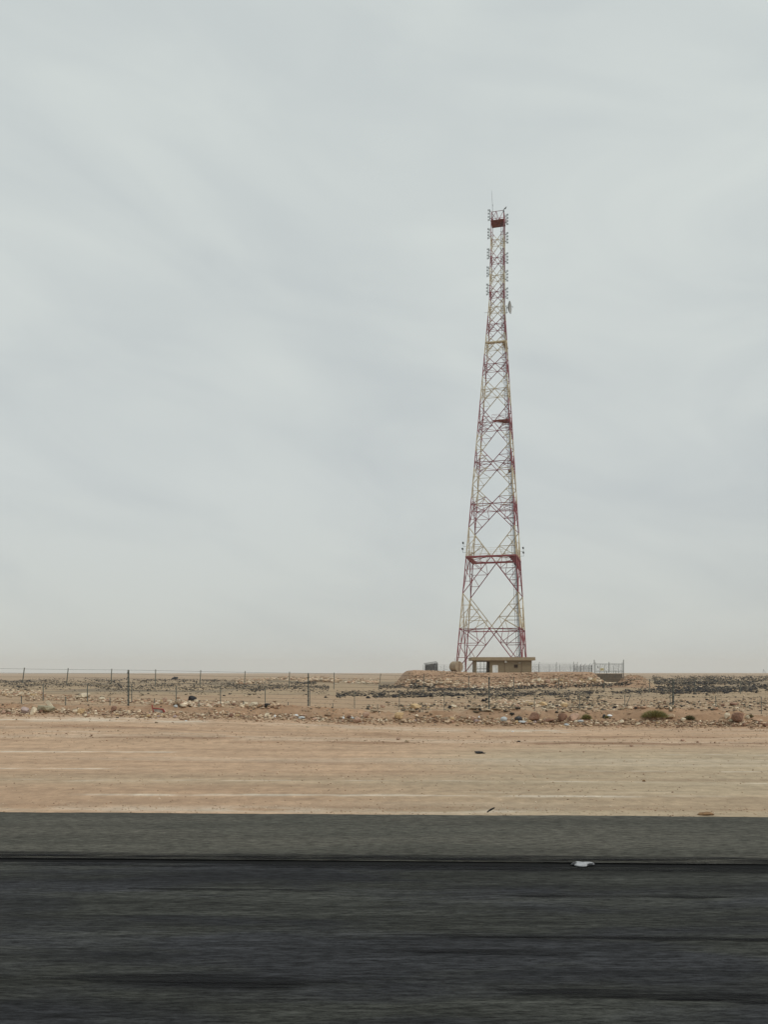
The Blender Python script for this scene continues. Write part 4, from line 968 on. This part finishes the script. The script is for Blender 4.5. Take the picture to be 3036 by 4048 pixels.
# left end, a line of closely seen posts receding from the camera
cf = empty('compound_fence', (px2x(1700, 212), 212, 2.5), 'tall wire security fence with leaning arms left of the sandy tank', 'fence')
P0 = (px2x(1730, 208), 208.0); P1 = (px2x(1681, 250), 250.0); nP = 14
for i in range(nP):
    t_ = i / (nP - 1); x = P0[0] + (P1[0] - P0[0]) * t_; y = P0[1] + (P1[1] - P0[1]) * t_
    cpost(cf, x, y, 2.45, 2.15, (-.42, 0), .07)
chain(cf, P0, P1, 2.45, 2.1, .25, .008)
b = MB()
for hh in (.05, 1.1, 2.12): b.tube((P0[0], P0[1], 2.45 + hh), (P1[0], P1[1], 2.45 + hh), .012, n=4)
for hh in (2.3, 2.42, 2.55): b.tube((P0[0] - (hh - 2.15) * .9, P0[1], 2.45 + hh), (P1[0] - (hh - 2.15) * .9, P1[1], 2.45 + hh), .01, n=4)
b.build('wire', M['wire'], cf)
# rear line and near line
rf = empty('compound_fence', (px2x(2000, 270), 262, 2.2), 'long low looking rear line of the compound fence seen behind tower legs and building', 'fence')
xr0, xr1 = P1[0], px2x(2352, 258); 
for i in range(17):
    x = xr0 + (xr1 - xr0) * i / 16; cpost(rf, x, 262, 2.15, 2.1, (0, .35), .05)
chain(rf, (xr0, 262), (xr1, 262), 2.15, 2.1, .3, .008)
b = MB()
for hh in (.1, 1.1, 2.08, 2.4, 2.55): b.tube((xr0, 262, 2.15 + hh), (xr1, 262, 2.15 + hh), .014, n=4)
b.build('wire', M['wire'], rf)
nf = empty('compound_fence', (px2x(2200, 212), 212, 2.1), 'front line of the compound fence right of the building, spaced tall posts with bent tips', 'fence')
for px, top in ((2132, 2624), (2200, 2624), (2268, 2622), (2283, 2624)):
    y = 211.0; z1 = CH + (HZ - top) * y / F; cpost(nf, px2x(px, y), y, 2.15, z1 - 2.15, (.12, 0), .06)
chain(nf, (px2x(2106, 211), 211), (px2x(2283, 211), 211), 2.2, 2.2, .3, .007)
b = MB()
for hh in (.1, 1.2, 2.25, 2.5): b.tube((px2x(2106, 211), 211, 2.15 + hh), (px2x(2283, 211), 211, 2.15 + hh), .012, n=4)
b.build('wire', M['wire'], nf)
sf = empty('compound_fence', (px2x(2320, 225), 225, 2.1), 'side line of the compound fence left of the gate, arms bent right', 'fence')
for px, top, y in ((2271, 2631, 236), (2295, 2630, 232), (2310, 2630, 228), (2330, 2629, 220), (2341, 2628, 214)):
    z1 = CH + (HZ - top) * y / F; cpost(sf, px2x(px, y), y, 2.1, z1 - 2.1, (.45, 0), .055)
chain(sf, (px2x(2271, 236), 236), (px2x(2345, 212), 212), 2.15, 1.9, .3, .007)
b = MB()
for hh in (.1, 1.0, 1.95): b.tube((px2x(2271, 236), 236, 2.1 + hh), (px2x(2345, 212), 212, 2.1 + hh), .012, n=4)
b.build('wire', M['wire'], sf)
# gate
GY = 206.0; gate = empty('entrance_gate', (px2x(2408, GY), GY, .9), 'wide wire mesh gate with a yellow sign between two tall posts', 'gate')
def gz_(py): return CH + (HZ - py) * GY / F
def gx(px): return px2x(px, GY)
for px, y0, y1, r_ in ((2350.5, 2608, 2664, .085), (2466, 2608, 2682, .085), (2409, 2617, 2658, .085)):
    b = MB(); b.tube((gx(px), GY, gz_(y1)), (gx(px), GY, gz_(y0)), r_, n=8); b.build('gate_post', M['darksteel'], gate)
for yy, x0, x1 in ((2624.5, 2354, 2464), (2653, 2354, 2464)):
    b = MB(); b.tube((gx(x0), GY, gz_(yy)), (gx(x1), GY, gz_(yy)), .05, n=6); b.build('rail', M['darksteel'], gate)
for px in (2354.5, 2461): b = MB(); b.tube((gx(px), GY, gz_(2680)), (gx(px), GY, gz_(2618)), .05, n=6); b.build('stile', M['darksteel'], gate)
for px in (2373, 2391, 2427, 2446): cpost(gate, px2x(px, 214), 214, 1.2, 2.75, (.35, 0), .04)
for px in (2399, 2435): b = MB(); b.tube((gx(px), GY - .3, gz_(2679)), (gx(px), GY - .3, gz_(2653)), .06, n=6); b.build('stile', M['darksteel'], gate)
chain(gate, (gx(2354), GY), (gx(2464), GY), gz_(2679), gz_(2624.5) - gz_(2679), .2, .009)
b = MB(); b.box((gx(2381), GY - .08, gz_(2646)), (.88, .03, .62)); sg = b.build('sign', M['yellow'], gate)
b = MB(); b.box((gx(2381), GY - .10, gz_(2644.5)), (.6, .012, .06)); b.box((gx(2380), GY - .10, gz_(2647)), (.45, .012, .05)); b.build('sign_print', M['rust'], sg)
b = MB(); b.box((gx(2365), GY - .06, gz_(2637)), (.16, .05, .55), rz=.2); b.build('lock_plate', M['blackgap'], gate)
b = MB(); b.box((px2x(2408, 212), 213, .65), (7.6, .3, 2.2)); 
tag(b.build('low_wall', M['low_wall']), 'dull grey brown low wall behind the lower half of the gate', 'wall')

# ------------------------------------------------------------------ roadside fence
FV = 33.0
rfence = empty('roadside_fence', (0, FV, 0), 'long wire fence along the highway with tall posts and short staggered stays', 'fence')
def fpt(px):
    Y = FV
    for _ in range(6): X = px2x(px, Y); Y = FV - X * YAW
    return X, Y
def ftop(px): return interp(px, [(-400, 2640), (0, 2643), (506, 2649), (1218, 2662), (1935, 2677), (2663, 2690), (3400, 2703)])
def fbot(px): return interp(px, [(-400, 2798), (0, 2800), (506, 2809), (1218, 2832), (1935, 2848), (2663, 2852), (3400, 2862)])
def fz(px, py): X, Y = fpt(px); return CH - (py - HZ) * Y / F
posts = [-215, 506, 1218, 1934, 2663, 3400]
for px in posts:
    X, Y = fpt(px); g = gz(X, Y) - .3; b = MB()
    w = .037; zt_ = fz(px, ftop(px) - 1)
    b.box((X, Y, (g + zt_) / 2), (.018, .09, zt_ - g)); b.box((X, Y - .036, (g + zt_) / 2), (.046, .014, zt_ - g)); b.box((X, Y + .053, (g + zt_) / 2), (.046, .014, zt_ - g))
    z = g + .35
    po = b.build('post', M['post'], rfence)
    b = MB()
    while z < zt_ - .05: b.box((X, Y - .052, z), (.07, .014, .035)); z += .19
    b.build('wire_clips', M['wire'], po, kind='stuff')
def stay(px, t0, t1, lean=0):
    X, Y = fpt(px); a, c = ftop(px), fbot(px); y0, y1 = a + (c - a) * t0, a + (c - a) * t1; b = MB()
    z0, z1 = fz(px, y0), fz(px, y1)
    if t1 >= 1: z1 = min(z1, gz(X, Y)) - .1
    b.box((X, Y - .02, (z0 + z1) / 2), (.026, .012, z0 - z1)); b.box((X + .012, Y - .005, (z0 + z1) / 2), (.008, .03, z0 - z1))
    o = b.build('stay', M['post'], rfence)
    if lean:
        for v in o.data.vertices: v.co.x += lean * (v.co.z - z1)
for i in range(-2, 19):
    px = 83 + 174.8 * i + .35 * i * i * .5
    if min(abs(px - q) for q in posts) > 30:
        stay(px + 4, -.03, .36 if i < 12 else .3, [.13, .10, .05, .02, .06, .04, .03, .02][i % 8] if i < 9 else .015)
    stay(px, .68, 1.02)
    stay(px + 86, .36, .79)
b = MB(); X, Y = fpt(2486); b.tube((px2x(2475, Y + 2), Y + 2, fz(2475, 2802)), (px2x(2495, Y + 2), Y + 2, fz(2495, 2752)), .018, n=5)
tag(b.build('loose_stay', M['post']), 'broken fence stay leaning to the right behind the fence left of the bush', 'post')
for k in range(11):
    t_ = [0, .1, .2, .3, .4, .5, .6, .69, .78, .87, .95][k]; b = MB(); pts = []
    for px in np.linspace(-400, 3400, 90):
        X, Y = fpt(px); a, c = ftop(px), fbot(px); sag = 1.2 * math.sin(px * .0088 + k) * (1 if k else .3); pts.append(Vector((X, Y - .03, fz(px, a + (c - a) * t_ + sag))))
    for p, q in zip(pts, pts[1:]): b.tube(p, q, .0045 if k else .0055, n=4, caps=False)
    b.build('wire', M['wire'], rfence)

# ------------------------------------------------------------------ litter
def blob(name, px, py, wpx, hpx, mt, label, cat, seed=0, flat=1.0, crumple=.22):
    p = at(px, py); s = p.y / F; p.z = max(p.z, .004) if p.y < 11 else p.z; bm = bmesh.new(); bmesh.ops.create_icosphere(bm, subdivisions=3, radius=1)
    r = random.Random(seed); offs = [Vector((r.gauss(0, 1), r.gauss(0, 1), r.gauss(0, 1))).normalized() for _ in range(14)]; am = [r.uniform(.3, 1) for _ in offs]
    for v in bm.verts:
        n_ = v.co.normalized(); k = 1
        for o_, a in zip(offs, am): k -= crumple * a * max(0, n_.dot(o_) - .72) * 3.2
        k += r.uniform(-.02, .02); v.co = n_ * max(.35, k)
        if v.co.z < -.45: v.co.z = -.45
    me = bpy.data.meshes.new(name); bm.to_mesh(me); bm.free(); me.materials.append(mt); me.polygons.foreach_set('use_smooth', [True] * len(me.polygons))
    o = link(name, me); h = hpx * s / 1.45; o.scale = (wpx * s / 2, wpx * s / 2 * .8, h); o.location = (p.x, p.y, p.z + h * .42); o.rotation_euler = (0, 0, r.uniform(-1, 1))
    return tag(o, label, cat)
blob('rubbish_bag', 2051, 2852, 36, 22, M['bag_black'], 'full black plastic rubbish bag on the berm right of the central tall post', 'bag', 3)
blob('rubbish_bag', 2390, 2838, 16, 15, M['bag_black'], 'small black plastic bag on the berm left of the bush', 'bag', 4)
blob('plastic_bag', 1086, 2840, 9, 17, M['bag_white'], 'small upright white plastic bag on the berm left of the second tall post', 'bag', 5)
blob('plastic_bag', 1171, 2833, 19, 10, M['bag_white'], 'white crumpled plastic bag left of the second tall post', 'bag', 6)
blob('plastic_sheet', 1192, 2842, 34, 11, M['bag_grey'], 'grey torn plastic sheet beneath the white crumpled bag', 'litter', 7)
blob('plastic_bag', 1357, 2841, 12, 9, M['bag_white'], 'white plastic scrap on the berm left of the round reddish boulder', 'litter', 8)
blob('plastic_sheet', 1391, 2842, 20, 9, M['bag_grey'], 'pale blue grey plastic scrap touching the round reddish boulder', 'litter', 9)
blob('paper_cup', 734, 2851, 12, 4, M['bag_white'], 'flat white scrap lying on the sand left of centre', 'litter', 10)
blob('plastic_bottle', 1894, 2839, 9, 7, M['bag_white'], 'round white plastic scrap left of the central tall post', 'litter', 11)
blob('plastic_sheet', 1994, 2852, 34, 18, M['bag_grey'], 'grey see-through plastic heap left of the black rubbish bag', 'litter', 12)
blob('plastic_sheet', 2066, 2857, 44, 8, M['bag_grey'], 'grey plastic sheet at the foot of the black rubbish bag', 'litter', 13)
blob('plastic_bag', 2240, 2868, 26, 9, M['bag_grey'], 'blue white plastic scrap in front of the pair of brown boulders', 'litter', 14)
blob('plastic_bag', 2296, 2854, 28, 10, M['bag_grey'], 'grey white plastic scrap right of the pair of brown boulders', 'litter', 15)
blob('plastic_bag', 2412, 2833, 24, 8, M['bag_white'], 'white torn bag right of the small black bag', 'litter', 16)
blob('plastic_bag', 2009, 2794, 8, 4, M['bag_white'], 'tiny white scrap behind the fence right of the central tall post', 'litter', 17)
blob('plastic_bag', 2028, 2894, 12, 5, M['bag_white'], 'white crumb of litter on the sand below the black bag', 'litter', 18)
blob('plastic_sheet', 694, 2797, 20, 11, M['bag_grey'], 'pale plastic scrap behind the fence left of the dark block', 'litter', 19)
bag = blob('plastic_bag', 2310, 3434, 96, 19, M['bag_road'], 'flattened white plastic bag with a dark end lying beside the asphalt joint', 'bag', 20, crumple=.42)
bag.rotation_euler = (0, 0, -.05)
bk = blob('knot', 2272, 3434, 34, 14, M['bag_black'], None, None, 25); bk.parent = bag; bk.matrix_parent_inverse = bag.matrix_basis.inverted()
o = blob('rag', 2788, 3221, 72, 16, M['rag'], 'brown crumpled rag at the far edge of the asphalt on the right', 'rag', 21, crumple=.5)
o = blob('tyre_scrap', 1897, 2978, 58, 9, M['rubber'], 'flat dark scrap of shredded tyre on the sand right of centre', 'tyre scrap', 22, crumple=.5)
o = blob('tyre_scrap', 2052, 2933, 20, 5, M['rubber'], 'small dark scrap of rubber in the rut right of centre', 'tyre scrap', 23, crumple=.5)
o = blob('clod', 2548, 3090, 18, 8, M['rag'], 'small brown lump on the sand right of centre', 'clod', 24, crumple=.5)
# black lump tied in the white bag on the road
p = at(2270, 3431); b = MB(); s = p.y / F
# curved strip of tyre standing at the road edge
p = at(1926, 3223); s = p.y / F; b = MB(); prev = None
for i in range(9):
    t_ = i / 8; q = Vector((p.x + 30 * s * t_ + .004, p.y + .02, p.z + .035 + 19 * s * (t_ ** .75))); w = .010 * (1 - abs(t_ - .5) * 1.1) + .004
    if prev: b.tube(prev[0], q, prev[1], w, n=6)
    prev = (q, w)
tag(b.build('tyre_strip', M['rubber']), 'curved black strip of tyre rubber standing up at the edge of the asphalt', 'tyre scrap')
# broken red and white barrier
p = at(622, 2818); s = p.y / F
t = empty('broken_barrier', tuple(p), 'broken red edged plastic barrier lying tilted on the left berm', 'barrier')
b = MB(); b.add([Vector((p.x + x * s, p.y + y, p.z + z * s)) for x, y, z in ((-18, 0, 16), (22, 0, 12), (30, 0, -2), (-12, 0, 2), (-18, .12, 18), (22, .12, 14), (30, .12, 0), (-12, .12, 4))], [(0, 1, 2, 3), (7, 6, 5, 4), (0, 4, 5, 1), (1, 5, 6, 2), (2, 6, 7, 3), (3, 7, 4, 0)]); b.build('panel', M['barrier_white'], t)
b = MB()
for a, c in (((-20, 18), (24, 13)), ((24, 13), (32, -3)), ((-22, 30), (-16, 1)), ((20, 12), (26, -1))): b.tube((p.x + a[0] * s, p.y - .03, p.z + a[1] * s), (p.x + c[0] * s, p.y - .03, p.z + c[1] * s), 2.2 * s, n=6)
b.build('rim', M['barrier_red'], t)

# ------------------------------------------------------------------ desert shrubs
def leaf_mat(name, c0, c1):
    m, t, p = new_mat(name); p.inputs['Roughness'].default_value = .8; p.inputs['Specular IOR Level'].default_value = .2
    a = N(t, 'ShaderNodeAttribute'); a.attribute_name = 'tint'; L(t, a.outputs['Color'], p.inputs['Base Color']); return m
M['leaf'] = leaf_mat('dusty green twigs', None, None)
def shrub(px, py, wpx, hpx, n, label, seed, col=(.24, .24, .10), group=None):
    p = at(px, py); s = p.y / F; r = random.Random(seed); w, h = wpx * s / 2, hpx * s
    t = empty('desert_shrub', tuple(p), label, 'shrub', group)
    b = MB(); st = MB(); tint = []
    for i in range(n):
        a = r.uniform(0, 6.283); rr = r.random() ** .5; x, y = math.cos(a) * rr * w, math.sin(a) * rr * w * .8; top = h * math.sqrt(max(0, 1 - rr * rr)) * r.uniform(.45, 1.3)
        q0 = Vector((p.x + x * .6, p.y + y * .6, p.z + top * r.uniform(.0, .6))); q1 = Vector((p.x + x * 1.05 + r.gauss(0, w * .05), p.y + y + r.gauss(0, w * .05), p.z + top))
        d_ = (q1 - q0); d_ = d_.normalized() * min(d_.length, h * .45 + .03); q0 = q1 - d_
        e_ = Vector((r.gauss(0, 1), r.gauss(0, 1), r.gauss(0, .4))).normalized() * (.010 + .010 * r.random())
        b.add([q0, q0 + e_, q1], [(0, 1, 2)]); k = r.uniform(.6, 1.3); cc = (col[0] * k * r.uniform(.9, 1.3), col[1] * k, col[2] * k * r.uniform(.8, 1.2), 1); tint += [cc] * 3
    o = b.build('foliage', M['leaf'], t); at_ = o.data.attributes.new('tint', 'FLOAT_COLOR', 'POINT'); at_.data.foreach_set('color', np.array(tint).ravel())
    for i in range(14):
        a = r.uniform(0, 6.283); q = (p.x + math.cos(a) * w * .6 * r.random(), p.y + math.sin(a) * w * .5 * r.random(), p.z + h * r.uniform(.4, .8)); st.tube((p.x + r.gauss(0, .05), p.y + r.gauss(0, .05), p.z - .05), q, .008, .003, n=4)
    st.build('stems', M['rust'], t)
shrub(2590, 2838, 112, 27, 2600, 'wide round green desert bush on the berm beside the right hand tall post', 1)
shrub(2320, 2842, 46, 17, 1300, 'small green tuft behind the pair of brown boulders', 2)
shrub(2728, 2846, 50, 16, 1000, 'sparse dusty green shrub right of the right hand tall post', 3, (.16, .155, .08))
shrub(2400, 2838, 22, 9, 300, 'tiny green tuft beside the small black bag', 4)
shrub(2965, 2836, 40, 10, 500, 'faint low green tuft behind the far right stones', 5, (.2, .19, .10))

# ------------------------------------------------------------------ faint far structure on the right skyline
Yf = 2600.0; X_ = px2x(3024, Yf); zf = gz(X_, Yf)
t = empty('far_tower', (X_, Yf, zf), 'faint grey triangular tower on the skyline at the right edge', 'tower')
b = MB(); h_ = 14.0
for dx_ in (-6, -2, 2, 7):
    b.tube((X_ + dx_, Yf, zf - 1), (X_ - 4, Yf, zf + h_), .35, .2, n=4)
b.build('frame', M['galv'], t)

# ------------------------------------------------------------------ haze: closed box of thin air round the whole scene
b = MB(); b.box((0, 3000, 70.5), (19000, 13000, 151.0))
hz = b.build('haze', None or M['wire'], kind='stuff'); hz.data.materials.clear()
hm = bpy.data.materials.new('thin dusty air'); hm.use_nodes = True; t = hm.node_tree; t.nodes.clear()
o_ = N(t, 'ShaderNodeOutputMaterial'); pv = N(t, 'ShaderNodeVolumePrincipled'); pv.inputs['Color'].default_value = (.93, .93, .92, 1); pv.inputs['Density'].default_value = .00012; pv.inputs['Anisotropy'].default_value = .2
L(t, pv.outputs[0], o_.inputs['Volume']); hz.data.materials.append(hm)
tag(hz, 'thin dusty haze filling the air over the desert plain', 'haze')
print('rocks', NROCK)
